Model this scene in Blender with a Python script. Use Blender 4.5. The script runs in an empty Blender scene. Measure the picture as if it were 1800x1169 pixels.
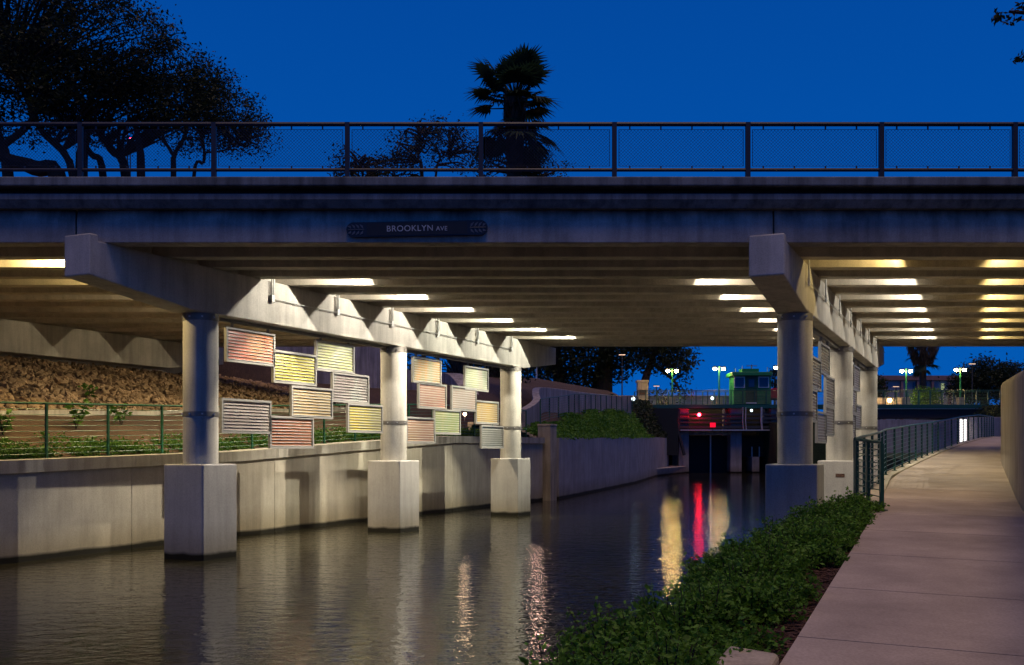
import bpy, math, random
import numpy as np
from mathutils import Vector, Matrix
random.seed(7); rng = np.random.default_rng(7)
R = math.radians
scene = bpy.context.scene
col = scene.collection

# ------------------------------------------------------------------ camera
cam_d = bpy.data.cameras.new("camera"); cam = bpy.data.objects.new("camera", cam_d); col.objects.link(cam)
cam.location = (0, 0, 0); cam.rotation_euler = (R(90), 0, 0)
cam_d.sensor_width = 36; cam_d.lens = 36; cam_d.shift_y = 0.1142
cam_d.clip_start = 0.05; cam_d.clip_end = 3000
scene.camera = cam
# ------------------------------------------------------------------ sky
world = bpy.data.worlds.new("World"); scene.world = world; world.use_nodes = True
wn = world.node_tree.nodes; wl = world.node_tree.links; wn.clear()
w_out = wn.new("ShaderNodeOutputWorld"); w_bg = wn.new("ShaderNodeBackground")
w_tc = wn.new("ShaderNodeTexCoord"); w_sep = wn.new("ShaderNodeSeparateXYZ"); w_rmp = wn.new("ShaderNodeValToRGB")
w_rmp.color_ramp.elements[0].position = 0.0; w_rmp.color_ramp.elements[0].color = (0.0008, 0.105, 0.47, 1)
w_rmp.color_ramp.elements[1].position = 0.72; w_rmp.color_ramp.elements[1].color = (0.0006, 0.034, 0.24, 1)
wl.new(w_tc.outputs["Generated"], w_sep.inputs[0]); wl.new(w_sep.outputs["Z"], w_rmp.inputs[0])
wl.new(w_rmp.outputs[0], w_bg.inputs[0]); w_bg.inputs[1].default_value = 1.0
wl.new(w_bg.outputs[0], w_out.inputs[0])
# ------------------------------------------------------------------ warm high sun standing in for lamp light near the camera
sun_d = bpy.data.lights.new("sun", "SUN"); sun = bpy.data.objects.new("sun", sun_d); col.objects.link(sun)
sun_d.energy = 1.25; sun_d.angle = R(28); sun_d.color = (1.0, 0.68, 0.40)
sun.rotation_euler = Vector((-0.06, 0.26, -0.96)).to_track_quat('-Z', 'Y').to_euler()
# ------------------------------------------------------------------ exposure
scene.view_settings.view_transform = 'Standard'; scene.view_settings.look = 'None'
scene.view_settings.exposure = 0.0; scene.view_settings.gamma = 1.0
scene.view_settings.use_curve_mapping = False
scene.render.engine = 'CYCLES'
scene.cycles.max_bounces = 8; scene.cycles.diffuse_bounces = 6; scene.cycles.glossy_bounces = 3
scene.cycles.sample_clamp_indirect = 4.0
scene.cycles.use_denoising = True
SPOT_W = 330.0      # each white floodlight under the bridge

# ------------------------------------------------------------------ helpers
W = {}
def wloc(o): return W.get(o.name, Vector((0, 0, 0)))
def P(u, v, Y):      # a measured point of the photograph at distance Y
    return Vector(((u - 900) / 1800 * Y, Y, (790 - v) / 1800 * Y))
def empty(name, loc):
    o = bpy.data.objects.new(name, None); col.objects.link(o); o.location = loc; W[o.name] = Vector(loc); return o
def link(name, me, loc=(0, 0, 0), parent=None, rot=None):
    o = bpy.data.objects.new(name, me); col.objects.link(o); loc = Vector(loc)
    if parent is not None:
        o.parent = parent; o.location = loc - wloc(parent)
    else: o.location = loc
    if rot is not None: o.rotation_euler = rot
    W[o.name] = loc; return o
def tag(o, label=None, cat=None, group=None, kind=None):
    if label: o["label"] = label
    if cat: o["category"] = cat
    if group: o["group"] = group
    if kind: o["kind"] = kind
    return o
def thing(name, label, cat, loc, group=None): return tag(empty(name, loc), label, cat, group)

class MB:
    def __init__(s): s.v = []; s.f = []
    def quad(s, a, b, c, d):
        n = len(s.v); s.v += [tuple(a), tuple(b), tuple(c), tuple(d)]; s.f.append((n, n+1, n+2, n+3)); return s
    def hexa(s, p):      # 8 points: bottom ring 0-3, top ring 4-7
        n = len(s.v); s.v += [tuple(q) for q in p]
        s.f += [(n+3,n+2,n+1,n), (n+4,n+5,n+6,n+7), (n,n+1,n+5,n+4), (n+1,n+2,n+6,n+5), (n+2,n+3,n+7,n+6), (n+3,n,n+4,n+7)]; return s
    def box(s, c, sz, M=None):
        c = Vector(c); hx, hy, hz = sz[0]/2, sz[1]/2, sz[2]/2; pts = []
        for z in (-hz, hz):
            for x, y in ((-hx,-hy),(hx,-hy),(hx,hy),(-hx,hy)):
                p = Vector((x, y, z))
                if M is not None: p = M @ p
                pts.append(c + p)
        return s.hexa(pts)
    def prism(s, poly, axis0, axis1):   # polygon of 3D points swept from +axis0 to +axis1
        n = len(s.v); k = len(poly); a0 = Vector(axis0); a1 = Vector(axis1)
        s.v += [tuple(Vector(p)+a0) for p in poly] + [tuple(Vector(p)+a1) for p in poly]
        s.f.append(tuple(range(n+k-1, n-1, -1))); s.f.append(tuple(range(n+k, n+2*k)))
        for i in range(k): j = (i+1) % k; s.f.append((n+i, n+j, n+k+j, n+k+i))
        return s
    def tube(s, pts, r, n=6, cap=True):
        pts = [Vector(p) for p in pts]; rs = r if hasattr(r, '__len__') else [r]*len(pts); b = len(s.v)
        for i, p in enumerate(pts):
            t = (pts[min(i+1, len(pts)-1)] - pts[max(i-1, 0)]).normalized()
            up = Vector((0,0,1)) if abs(t.z) < 0.9 else Vector((0,1,0))
            a = t.cross(up).normalized(); c = a.cross(t)
            for j in range(n):
                w = 2*math.pi*j/n; s.v.append(tuple(p + (a*math.cos(w) + c*math.sin(w))*rs[i]))
        for i in range(len(pts)-1):
            for j in range(n):
                k = (j+1) % n; s.f.append((b+i*n+j, b+i*n+k, b+(i+1)*n+k, b+(i+1)*n+j))
        if cap:
            s.f.append(tuple(b+j for j in range(n-1,-1,-1))); e = b+(len(pts)-1)*n; s.f.append(tuple(e+j for j in range(n)))
        return s
    def lathe(s, c, prof, n=24):
        c = Vector(c); b = len(s.v)
        for r, z in prof:
            for j in range(n):
                w = 2*math.pi*j/n; s.v.append((c.x+r*math.cos(w), c.y+r*math.sin(w), c.z+z))
        m = len(prof)
        for i in range(m-1):
            for j in range(n):
                k = (j+1) % n; s.f.append((b+i*n+j, b+i*n+k, b+(i+1)*n+k, b+(i+1)*n+j))
        s.f.append(tuple(b+j for j in range(n-1,-1,-1))); s.f.append(tuple(b+(m-1)*n+j for j in range(n)))
        return s
    def mesh(s, name, mat, org=(0,0,0), smooth=False):
        me = bpy.data.meshes.new(name); o = Vector(org)
        me.from_pydata([tuple(Vector(p)-o) for p in s.v], [], s.f); me.update()
        if mat: me.materials.append(mat)
        if smooth:
            me.polygons.foreach_set("use_smooth", [True]*len(me.polygons))
            try: me.set_sharp_from_angle(angle=R(40))
            except Exception: pass
        return me
    def build(s, name, mat, parent=None, loc=None, smooth=False, bevel=0):
        if loc is None: loc = wloc(parent) if parent is not None else Vector((0,0,0))
        o = link(name, s.mesh(name, mat, loc, smooth), loc, parent)
        if bevel:
            m = o.modifiers.new("bevel", "BEVEL"); m.width = bevel; m.segments = 2; m.limit_method = 'ANGLE'
        return o

def quads_mesh(name, V, mat, per=4):       # V: (N, per, 3) array of separate faces
    n = V.shape[0]; me = bpy.data.meshes.new(name)
    me.vertices.add(n*per); me.vertices.foreach_set("co", V.reshape(-1).astype(np.float32))
    me.loops.add(n*per); me.loops.foreach_set("vertex_index", np.arange(n*per, dtype=np.int32))
    me.polygons.add(n); me.polygons.foreach_set("loop_start", np.arange(0, n*per, per, dtype=np.int32))
    me.update(calc_edges=True)
    if mat: me.materials.append(mat)
    return me

def leaf_quads(C, size, flat=0.0, aspect=0.5, jitter=0.35):
    """one small pointed leaf (kite quad) at each centre"""
    n = len(C); C = np.asarray(C)
    a = rng.normal(size=(n,3)); a[:,2] *= (1-flat); a /= np.linalg.norm(a,axis=1)[:,None]
    b = rng.normal(size=(n,3)); b -= (b*a).sum(1)[:,None]*a; b /= np.linalg.norm(b,axis=1)[:,None]
    sz = size*(1+jitter*rng.normal(size=n)).clip(0.4, 1.9)
    a *= sz[:,None]; b *= (sz*aspect)[:,None]
    return np.stack([C-a*0.5, C+b*0.5, C+a*0.6, C-b*0.5], axis=1)

# ------------------------------------------------------------------ materials
def mat_new(name):
    m = bpy.data.materials.new(name); m.use_nodes = True; nt = m.node_tree
    return m, nt, nt.nodes["Principled BSDF"]
def nz(nt, scale, detail=4, rough=0.55, vec=None, dist=0.0):
    n = nt.nodes.new("ShaderNodeTexNoise"); n.inputs["Scale"].default_value = scale; n.inputs["Detail"].default_value = detail
    n.inputs["Roughness"].default_value = rough; n.inputs["Distortion"].default_value = dist
    if vec is not None: nt.links.new(vec, n.inputs["Vector"])
    return n
def ramp(nt, src, c0, c1, p0=0.3, p1=0.7):
    r = nt.nodes.new("ShaderNodeValToRGB"); e = r.color_ramp.elements
    e[0].position = p0; e[1].position = p1; e[0].color = (*c0, 1); e[1].color = (*c1, 1)
    nt.links.new(src, r.inputs[0]); return r
def mix(nt, a, b, fac, mode='MIX'):
    m = nt.nodes.new("ShaderNodeMix"); m.data_type = 'RGBA'; m.blend_type = mode
    for s, i in ((a, 6), (b, 7)):
        if isinstance(s, tuple): m.inputs[i].default_value = (*s, 1)
        else: nt.links.new(s, m.inputs[i])
    if isinstance(fac, float): m.inputs[0].default_value = fac
    else: nt.links.new(fac, m.inputs[0])
    return m.outputs[2]
def wpos(nt, sc=(1,1,1)):
    g = nt.nodes.new("ShaderNodeNewGeometry"); mp = nt.nodes.new("ShaderNodeMapping"); mp.inputs["Scale"].default_value = sc
    nt.links.new(g.outputs["Position"], mp.inputs["Vector"]); return mp.outputs[0]
def bump(nt, b, h, strength=0.3, dist=0.02):
    n = nt.nodes.new("ShaderNodeBump"); n.inputs["Strength"].default_value = strength; n.inputs["Distance"].default_value = dist
    nt.links.new(h, n.inputs["Height"]); nt.links.new(n.outputs[0], b.inputs["Normal"])
def zmask(nt, z0, z1):      # 1 below z0, 0 above z1, with a ragged edge
    g = nt.nodes.new("ShaderNodeNewGeometry"); sp = nt.nodes.new("ShaderNodeSeparateXYZ"); nt.links.new(g.outputs["Position"], sp.inputs[0])
    n = nz(nt, 4.0, 4); ad = nt.nodes.new("ShaderNodeMath"); ad.operation = 'MULTIPLY_ADD'
    nt.links.new(n.outputs[0], ad.inputs[0]); ad.inputs[1].default_value = 0.10; nt.links.new(sp.outputs[2], ad.inputs[2])
    mr = nt.nodes.new("ShaderNodeMapRange"); mr.inputs[1].default_value = z0+0.05; mr.inputs[2].default_value = z1+0.05; mr.inputs[3].default_value = 1; mr.inputs[4].default_value = 0
    nt.links.new(ad.outputs[0], mr.inputs[0]); return mr.outputs[0]
def concrete(name, c, var=0.25, streak=0.2, rough=0.85, pit=0.4, wet=False, top_stain=None):
    m, nt, b = mat_new(name); c = Vector(c)
    big = nz(nt, 0.9, 6, 0.6, wpos(nt)); fine = nz(nt, 45, 4, 0.6, wpos(nt)); st = nz(nt, 5.0, 4, 0.6, wpos(nt, (1, 1, 0.09)))
    base = ramp(nt, big.outputs[0], tuple(c*(1-var)), tuple(c*(1+var*0.6)), 0.32, 0.68).outputs[0]
    s2 = ramp(nt, st.outputs[0], (1-streak*1.6,)*3, (1, 1, 1), 0.34, 0.58).outputs[0]
    base = mix(nt, base, s2, 1.0, 'MULTIPLY')
    f2 = ramp(nt, fine.outputs[0], (0.82,)*3, (1.06,)*3, 0.3, 0.6).outputs[0]
    base = mix(nt, base, f2, 1.0, 'MULTIPLY')
    vor = nt.nodes.new("ShaderNodeTexVoronoi"); vor.inputs["Scale"].default_value = 14; nt.links.new(wpos(nt), vor.inputs["Vector"])
    pits = ramp(nt, vor.outputs["Distance"], (0.45,)*3, (1,)*3, 0.05, 0.11).outputs[0]
    gate = ramp(nt, nz(nt, 3, 3, 0.6, wpos(nt)).outputs[0], (0,)*3, (pit,)*3, 0.5, 0.62).outputs[0]
    base = mix(nt, base, mix(nt, base, pits, 1.0, 'MULTIPLY'), gate)
    if wet:
        base = mix(nt, base, (0.018, 0.017, 0.012), zmask(nt, -2.20, -2.13))
        base = mix(nt, base, mix(nt, base, (0.72, 0.68, 0.58), 1.0, 'MULTIPLY'), zmask(nt, -2.1, -1.5))
    if top_stain:
        g = nt.nodes.new("ShaderNodeNewGeometry"); sp = nt.nodes.new("ShaderNodeSeparateXYZ"); nt.links.new(g.outputs["Position"], sp.inputs[0])
        n1 = nz(nt, 1.3, 6, 0.65, wpos(nt, (1, 1, 0.25))); ad = nt.nodes.new("ShaderNodeMath"); ad.operation = 'MULTIPLY_ADD'
        nt.links.new(n1.outputs[0], ad.inputs[0]); ad.inputs[1].default_value = 0.55; nt.links.new(sp.outputs[2], ad.inputs[2])
        mr = nt.nodes.new("ShaderNodeMapRange"); mr.inputs[1].default_value = top_stain[0]+0.27; mr.inputs[2].default_value = top_stain[1]+0.27
        nt.links.new(ad.outputs[0], mr.inputs[0])
        base = mix(nt, base, (0.028, 0.022, 0.02), mr.outputs[0])
    nt.links.new(base, b.inputs["Base Color"]); b.inputs["Roughness"].default_value = rough
    b.inputs["Specular IOR Level"].default_value = 0.25
    bump(nt, b, fine.outputs[0], 0.25, 0.01); return m
def paint(name, c, rough=0.4, metal=0.0, var=0.15):
    m, nt, b = mat_new(name); c = Vector(c)
    n = nz(nt, 7, 4, 0.6, wpos(nt)); r = ramp(nt, n.outputs[0], tuple(c*(1-var)), tuple(c*(1+var)))
    nt.links.new(r.outputs[0], b.inputs["Base Color"]); b.inputs["Roughness"].default_value = rough; b.inputs["Metallic"].default_value = metal; return m
def glow(name, c, s):
    m, nt, b = mat_new(name); b.inputs["Base Color"].default_value = (*c, 1)
    b.inputs["Emission Color"].default_value = (*c, 1); b.inputs["Emission Strength"].default_value = s; return m
def leafmat(name, c0, c1, rough=0.55):
    m, nt, b = mat_new(name)
    n = nz(nt, 1.6, 3, 0.6, wpos(nt)); n2 = nz(nt, 23, 2, 0.6, wpos(nt))
    a = ramp(nt, n.outputs[0], c0, c1, 0.3, 0.7).outputs[0]
    r2 = ramp(nt, n2.outputs[0], (0.6,)*3, (1.4,)*3, 0.35, 0.65).outputs[0]
    nt.links.new(mix(nt, a, r2, 1.0, 'MULTIPLY'), b.inputs["Base Color"]); b.inputs["Roughness"].default_value = rough
    b.inputs["Specular IOR Level"].default_value = 0.3
    tr = nt.nodes.new("ShaderNodeBsdfTranslucent"); ms = nt.nodes.new("ShaderNodeMixShader"); ms.inputs[0].default_value = 0.4
    nt.links.new(b.inputs["Base Color"].links[0].from_socket, tr.inputs[0]); nt.links.new(b.outputs[0], ms.inputs[1]); nt.links.new(tr.outputs[0], ms.inputs[2])
    nt.links.new(ms.outputs[0], nt.nodes["Material Output"].inputs[0]); return m
def earth(name, c0, c1, sc=14):
    m, nt, b = mat_new(name); n = nz(nt, sc, 8, 0.7, wpos(nt)); n2 = nz(nt, 1.1, 3, 0.6, wpos(nt))
    a = ramp(nt, n.outputs[0], c0, c1, 0.35, 0.65).outputs[0]; r2 = ramp(nt, n2.outputs[0], (0.7,)*3, (1.15,)*3).outputs[0]
    nt.links.new(mix(nt, a, r2, 1.0, 'MULTIPLY'), b.inputs["Base Color"]); b.inputs["Roughness"].default_value = 0.95
    bump(nt, b, n.outputs[0], 0.8, 0.05); return m

M_BEAM = concrete("beam_concrete", (0.55, 0.50, 0.41), 0.2, 0.12)
M_CAP = concrete("cap_concrete", (0.52, 0.49, 0.44), 0.20, 0.14, pit=0.6)
M_FASCIA = concrete("fascia_concrete", (0.42, 0.39, 0.36), 0.34, 0.2, top_stain=(4.26, 4.52))
M_CURB = concrete("curb_concrete", (0.19, 0.21, 0.23), 0.35, 0.3)
M_COL = concrete("column_concrete", (0.50, 0.475, 0.43), 0.18, 0.16, pit=0.5)
M_PED = concrete("pedestal_concrete", (0.44, 0.42, 0.40), 0.12, 0.10, pit=0.7, wet=True)
M_WALL = concrete("canal_wall_concrete", (0.46, 0.42, 0.345), 0.16, 0.10, pit=0.5, wet=True)
M_WALL2 = concrete("far_wall_concrete", (0.36, 0.33, 0.34), 0.2, 0.14, wet=True)
M_COPE = concrete("coping_concrete", (0.40, 0.38, 0.34), 0.2, 0.2)
M_WALK = concrete("walkway_concrete", (0.41, 0.345, 0.30), 0.26, 0.0, 0.9, pit=0.25)
M_RET = concrete("retaining_concrete", (0.42, 0.36, 0.34), 0.22, 0.3)
M_SAND = concrete("sandy_wall_concrete", (0.44, 0.385, 0.30), 0.22, 0.22)
M_STEEL = paint("band_steel", (0.20, 0.19, 0.18), 0.5, 0.6)
M_ALU = paint("panel_aluminium", (0.27, 0.262, 0.25), 0.42, 0.2, 0.08)
M_GALV = paint("galvanised_pipe", (0.55, 0.55, 0.53), 0.4, 0.5)
M_NAVY = paint("fence_paint", (0.012, 0.014, 0.03), 0.5)
M_WIRE = paint("fence_wire", (0.03, 0.035, 0.06), 0.5, 0.3)
M_GREEN = paint("rail_green", (0.010, 0.075, 0.042), 0.4)
M_TEAL = paint("rail_teal", (0.012, 0.075, 0.055), 0.4)
M_DARK = paint("dark_steel", (0.03, 0.032, 0.04), 0.6)
M_SHADE = paint("shade_black", (0.006, 0.007, 0.008), 0.7)  # near-black that puts the dark of openings and shadow into the colour
M_BOOTH = paint("booth_green", (0.015, 0.21, 0.065), 0.5)
M_WHITE = paint("white_paint", (0.72, 0.72, 0.70), 0.5)
M_RED = paint("red_paint", (0.55, 0.015, 0.03), 0.4)
M_GLASS = paint("booth_glass", (0.02, 0.05, 0.12), 0.08)
M_SOIL = earth("dark_soil", (0.045, 0.024, 0.013), (0.11, 0.062, 0.034))
M_MULCH = earth("mulch", (0.05, 0.022, 0.018), (0.15, 0.075, 0.055), 30)
M_GRASSG = earth("grassy_ground", (0.012, 0.025, 0.006), (0.04, 0.065, 0.018), 20)
M_ASPH = earth("road_asphalt", (0.035, 0.035, 0.036), (0.06, 0.06, 0.06), 30)
M_STONE = concrete("riprap_stone", (0.33, 0.225, 0.13), 0.5, 0.0)
M_BARK = earth("bark", (0.02, 0.014, 0.011), (0.05, 0.036, 0.028), 25)
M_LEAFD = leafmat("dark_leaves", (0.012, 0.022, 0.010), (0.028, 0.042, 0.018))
M_LEAFS = leafmat("shrub_leaves", (0.06, 0.165, 0.014), (0.14, 0.30, 0.035))
M_LEAFG = leafmat("groundcover_leaves", (0.04, 0.11, 0.012), (0.10, 0.20, 0.03))
M_LEAFP = leafmat("palm_leaves", (0.010, 0.028, 0.016), (0.026, 0.055, 0.028))
M_DRY = leafmat("dry_fronds", (0.07, 0.05, 0.035), (0.13, 0.09, 0.06))
M_LAMPW = glow("warm_lamp", (1.0, 0.66, 0.22), 230)
M_LAMPC = glow("cool_lamp", (0.75, 0.95, 1.0), 3)
M_LAMPR = glow("red_lamp", (1.0, 0.01, 0.02), 110)
M_REDSIGN = glow("red_sign_light", (1.0, 0.005, 0.03), 1.1)
M_FLOOD = glow("flood_lens", (1.0, 0.92, 0.78), 12)
M_FLOODY = glow("flood_lens_yellow", (1.0, 0.72, 0.25), 5)
M_TLAMP = glow("street_lamp_head", (1.0, 0.62, 0.42), 2.0)
M_TALL = glow("tall_lamp", (1.0, 0.62, 0.45), 90)

def water_mat():
    m, nt, b = mat_new("canal_water"); b.inputs["Base Color"].default_value = (0.024, 0.022, 0.014, 1)
    b.inputs["Roughness"].default_value = 0.014; b.inputs["IOR"].default_value = 1.33; b.inputs["Specular IOR Level"].default_value = 0.5
    n1 = nz(nt, 1.0, 3, 0.55, wpos(nt, (3.2, 5.0, 1)), 0.4); n2 = nz(nt, 1.0, 2, 0.5, wpos(nt, (8, 13, 1)), 0.6)
    ad = nt.nodes.new("ShaderNodeMath"); ad.operation = 'MULTIPLY_ADD'; nt.links.new(n2.outputs[0], ad.inputs[0]); ad.inputs[1].default_value = 0.22
    nt.links.new(n1.outputs[0], ad.inputs[2]); bump(nt, b, ad.outputs[0], 0.23, 0.06); return m
M_WATER = water_mat()

# ------------------------------------------------------------------ setting: water, ground
WZ = -2.3
def interp(x, xs, ys): return float(np.interp(x, xs, ys))
# left canal wall line: X as a function of distance Y, and height of its top
LWY = [-30, 46.0, 47, 57.5, 70, 86, 100, 140]
LWX = [.455*-30-19.5, .455*46-19.5, 2.15, 5.1, 8.5, 12.0, 15.6, 22]
def lx(Y): return interp(Y, LWY, LWX)
def lz(Y): return interp(Y, [10, 20.4, 26.9, 32.5, 38.0, 45], [-0.45, -0.227, -0.05, 0.25, 0.50, 0.53])
# right walkway: left edge, floor height
RWY = [-12, 6.75, 16.4, 24, 30, 36, 42.5, 48, 57, 75]
RWX = [-6.3, 1.76, 5.85, 8.9, 11.95, 15.05, 18.85, 22.1, 27.0, 36.5]
RWZ = [-2.35, -1.43, -0.95, -0.64, -0.38, -0.13, 0.26, 0.52, 0.70, 0.9]
def rx(Y): return interp(Y, RWY, RWX)
def rz(Y): return interp(Y, RWY, RWZ)

MB().quad((-60,-15,WZ),(60,-15,WZ),(60,108,WZ),(-60,108,WZ)).build("water", M_WATER)["kind"] = "structure"
MB().quad((-1500,-300,-3.2),(1500,-300,-3.2),(1500,2500,-3.2),(-1500,2500,-3.2)).build("riverbed_ground", M_SOIL)["kind"] = "structure"

def grid_mesh(name, Ys, Ts, fn, mat):
    m = MB(); n = len(Ts)
    for Y in Ys:
        for t in Ts: m.v.append(tuple(fn(Y, t)))
    for i in range(len(Ys)-1):
        for j in range(n-1): m.f.append((i*n+j, i*n+j+1, (i+1)*n+j+1, (i+1)*n+j))
    o = m.build(name, mat, smooth=True); o["kind"] = "structure"; return o
def hleft(Y, t):
    a = interp(t, [0, .5, 4.0, 9.9, 10.4, 60], [lz(Y)-.06, lz(Y)-.06, lz(Y)+.95, 2.75, 4.35, 4.6])
    p = interp(Y, [46, 60, 75, 95, 140], [0.62, 2.05, 2.75, 4.0, 4.2])
    b = interp(t, [0, .4, 2.0, 4.2, 4.9, 12, 60], [interp(Y,[46,90],[.45,1.0]), interp(Y,[46,90],[.48,1.05]), p, p, p+1.35, p+2.6, 5.5])
    w = min(1, max(0, (Y-41)/5)); w = w*w*(3-2*w)
    return a*(1-w)+b*w
def lpt(Y, t): return Vector((lx(Y)-t, Y, hleft(Y, t) + 0.03*math.sin(Y*3.1+t*2.3)*(t>.6)))
grid_mesh("left_bank_ground", list(np.linspace(8, 112, 90)), [0.42, .6, 1, 1.6, 2.2, 2.8, 3.4, 4.0, 4.6, 5.5, 6.5, 7.5, 8.6, 9.9, 10.6, 12, 16, 25, 45, 90], lpt, M_SOIL)
# right bank behind the walkway wall
def rpt(Y, t): return Vector((rx(Y)+2.95+t, Y, rz(Y)+1.7 + min(2.2, t*.35)))
grid_mesh("right_bank_ground", list(np.linspace(-6, 75, 40)), [0.05, 1, 3, 6, 12, 30, 90], rpt, M_GRASSG)
# street-level land beyond the lock
o = MB().quad((-600,108,3.0),(600,108,3.0),(600,1800,3.0),(-600,1800,3.0)).build("ground", M_GRASSG); o["kind"] = "structure"

# ------------------------------------------------------------------ left canal wall (segments and coping)
lw = thing("canal_wall", "long grey board-marked concrete canal wall on the far bank under the bridge", "wall", (lx(30), 30, WZ))
cuts = [8, 14, 19.4, 23.6, 28.4, 33.2, 38.0, 42.2, 45.9]
for a, b in zip(cuts[:-1], cuts[1:]):
    a2, b2 = a+.006, b-.006
    MB().hexa([(lx(a2),a2,-3.1),(lx(b2),b2,-3.1),(lx(b2)-.4,b2,-3.1),(lx(a2)-.4,a2,-3.1),
               (lx(a2),a2,lz(a2)-.27),(lx(b2),b2,lz(b2)-.27),(lx(b2)-.4,b2,lz(b2)-.27),(lx(a2)-.4,a2,lz(a2)-.27)]).build("wall_panel", M_WALL, lw, bevel=.012)
    ks = [a2] + [k for k in (20.4, 26.9, 32.5, 38.0) if a2 < k < b2] + [b2]
    m = MB()
    for p, q in zip(ks[:-1], ks[1:]):
        m.hexa([(lx(p)+.10,p,lz(p)-.262),(lx(q)+.10,q,lz(q)-.262),(lx(q)-.55,q,lz(q)-.262),(lx(p)-.55,p,lz(p)-.262),
                (lx(p)+.10,p,lz(p)),(lx(q)+.10,q,lz(q)),(lx(q)-.55,q,lz(q)),(lx(p)-.55,p,lz(p))])
    m.build("coping", M_COPE, lw)
MD = Vector((.414, .910, 0)); MN = Vector((.910, -.414, 0))     # along the river, and across it towards the camera side
RZ = -math.atan2(.414, .910)
def rot_river(): return Matrix.Rotation(RZ, 3, 'Z')
c = Vector((lx(46.3)-.05, 46.3, 0))
pil = thing("wall_pilaster", "tan square concrete pilaster ending the canal wall coping", "pillar", (c.x, c.y, WZ))
MB().box((c.x, c.y, (-3.1+1.05)/2), (.62, .75, 1.05+3.1), rot_river()).build("shaft", M_SAND, pil, bevel=.02)
MB().box((c.x, c.y, 1.10), (.66, .79, .09), rot_river()).build("cap_stone", M_SAND, pil, bevel=.015)
fw = thing("far_canal_wall", "pale mauve concrete wall curving from the pilaster towards the lock gates", "wall", (lx(60), 60, WZ))
ys = [46.75, 47, 52, 57.5, 63.5, 70, 78, 86, 97]
for a, b in zip(ys[:-1], ys[1:]):
    if b - a < .5: continue
    t0, t1 = interp(a,[46,90],[.52,1.08]), interp(b,[46,90],[.52,1.08]); b2 = b-.01
    MB().hexa([(lx(a),a,-3.1),(lx(b2),b2,-3.1),(lx(b2)-.45,b2,-3.1),(lx(a)-.45,a,-3.1),(lx(a),a,t0),(lx(b2),b2,t1),(lx(b2)-.45,b2,t1),(lx(a)-.45,a,t0)]).build("wall_panel", M_WALL2, fw)
ledge = tag(MB().hexa([P(1143,838,86)+Vector((0,0,-.6)),P(1206,829,100)+Vector((0,0,-.6)),P(1206,829,106)+Vector((-1,0,-.6)),P(1140,838,100)+Vector((0,0,-.6)),
            (11.9,86,-1.62),(17.0,100,-1.62),(16,106,-1.62),(11,100,-1.62)]).build("landing_ledge", M_WALL2, bevel=.06), "low pale concrete ledge at the water's edge beside the lock", "ledge")

# ------------------------------------------------------------------ right walkway
walk = empty("walkway", (4, 10, -1.2)); walk["kind"] = "structure"
joints = [-6, -3, -.2, 2.2, 4.6, 7.6, 9.6, 11.7, 13.8, 16.0, 18.3, 20.6, 23, 25.4, 28, 30.6, 33.2, 36, 39, 42, 45, 48, 52, 56, 62, 70, 75]
for a, b in zip(joints[:-1], joints[1:]):
    a2, b2 = a+.009, b-.009; W0 = 2.85; sk = -.42   # joints run square to the path
    pa, pb = Vector((rx(a2), a2, rz(a2))), Vector((rx(b2), b2, rz(b2)))
    ea, eb = Vector((W0, W0*sk, W0*sk*.05)), Vector((W0, W0*sk, W0*sk*.05))
    dn = Vector((0,0,-.25))
    MB().hexa([pa+dn, pa+ea+dn, pb+eb+dn, pb+dn, pa, pa+ea, pb+eb, pb]).build("slab", M_WALK, walk)
# wall along the right of the walkway
rwl = thing("curved_retaining_wall", "tall sand-coloured ribbed concrete wall along the outer edge of the walkway", "wall", (9.1, 18.5, -.9))
base = [(-2.3,-7),(1.0,0.3),(4.45,8),(8.12,16.3),(9.1,18.5),(11.6,24),(13.6,28.4),(14.75,30.9),(15.35,31.9),(16.2,32.7),(17.6,33.3),(20,33.6)]
m = MB(); k = 0
dense = []
for (x0,y0),(x1,y1) in zip(base[:-1], base[1:]):
    for i in range(6): dense.append((x0+(x1-x0)*i/6, y0+(y1-y0)*i/6))
dense.append(base[-1])
for i, (x, y) in enumerate(dense):
    x1, y1 = dense[min(i+1, len(dense)-1)]; xm, ym = dense[max(i-1, 0)]
    t = Vector((x1-xm, y1-ym, 0)).normalized(); n = Vector((t.y, -t.x, 0)); zf = -1.76+.05*min(y, 32); p = Vector((x, y, 0))
    m.v += [tuple(p+Vector((0,0,zf-.4))), tuple(p+Vector((0,0,zf+2.12))), tuple(p+n*.05+Vector((0,0,zf+2.22))), tuple(p+n*.4+Vector((0,0,zf+2.22))), tuple(p+n*.4+Vector((0,0,zf-.4)))]
for i in range(len(dense)-1):
    for j in range(4): m.f.append((i*5+j, (i+1)*5+j, (i+1)*5+j+1, i*5+j+1))
e = (len(dense)-1)*5; m.f += [(0,1,2,3,4), (e+4,e+3,e+2,e+1,e)]
m.build("wall_face", M_SAND, rwl, smooth=True)
# canal side of the walkway
rcw = thing("walkway_edge_wall", "concrete canal wall holding up the ramped walkway behind the right piers", "wall", (rx(24), 24, WZ))
ys = [15.6, 20, 24, 30, 36, 42.5, 48, 57, 75]
for a, b in zip(ys[:-1], ys[1:]):
    b2 = b-.01
    MB().hexa([(rx(a)-.32,a,-3.1),(rx(a)-.004,a,-3.1),(rx(b2)-.004,b2,-3.1),(rx(b2)-.32,b2,-3.1),(rx(a)-.32,a,rz(a)+.03),(rx(a)-.004,a,rz(a)+.03),(rx(b2)-.004,b2,rz(b2)+.03),(rx(b2)-.32,b2,rz(b2)+.03)]).build("wall_panel", M_WALL, rcw)

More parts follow.
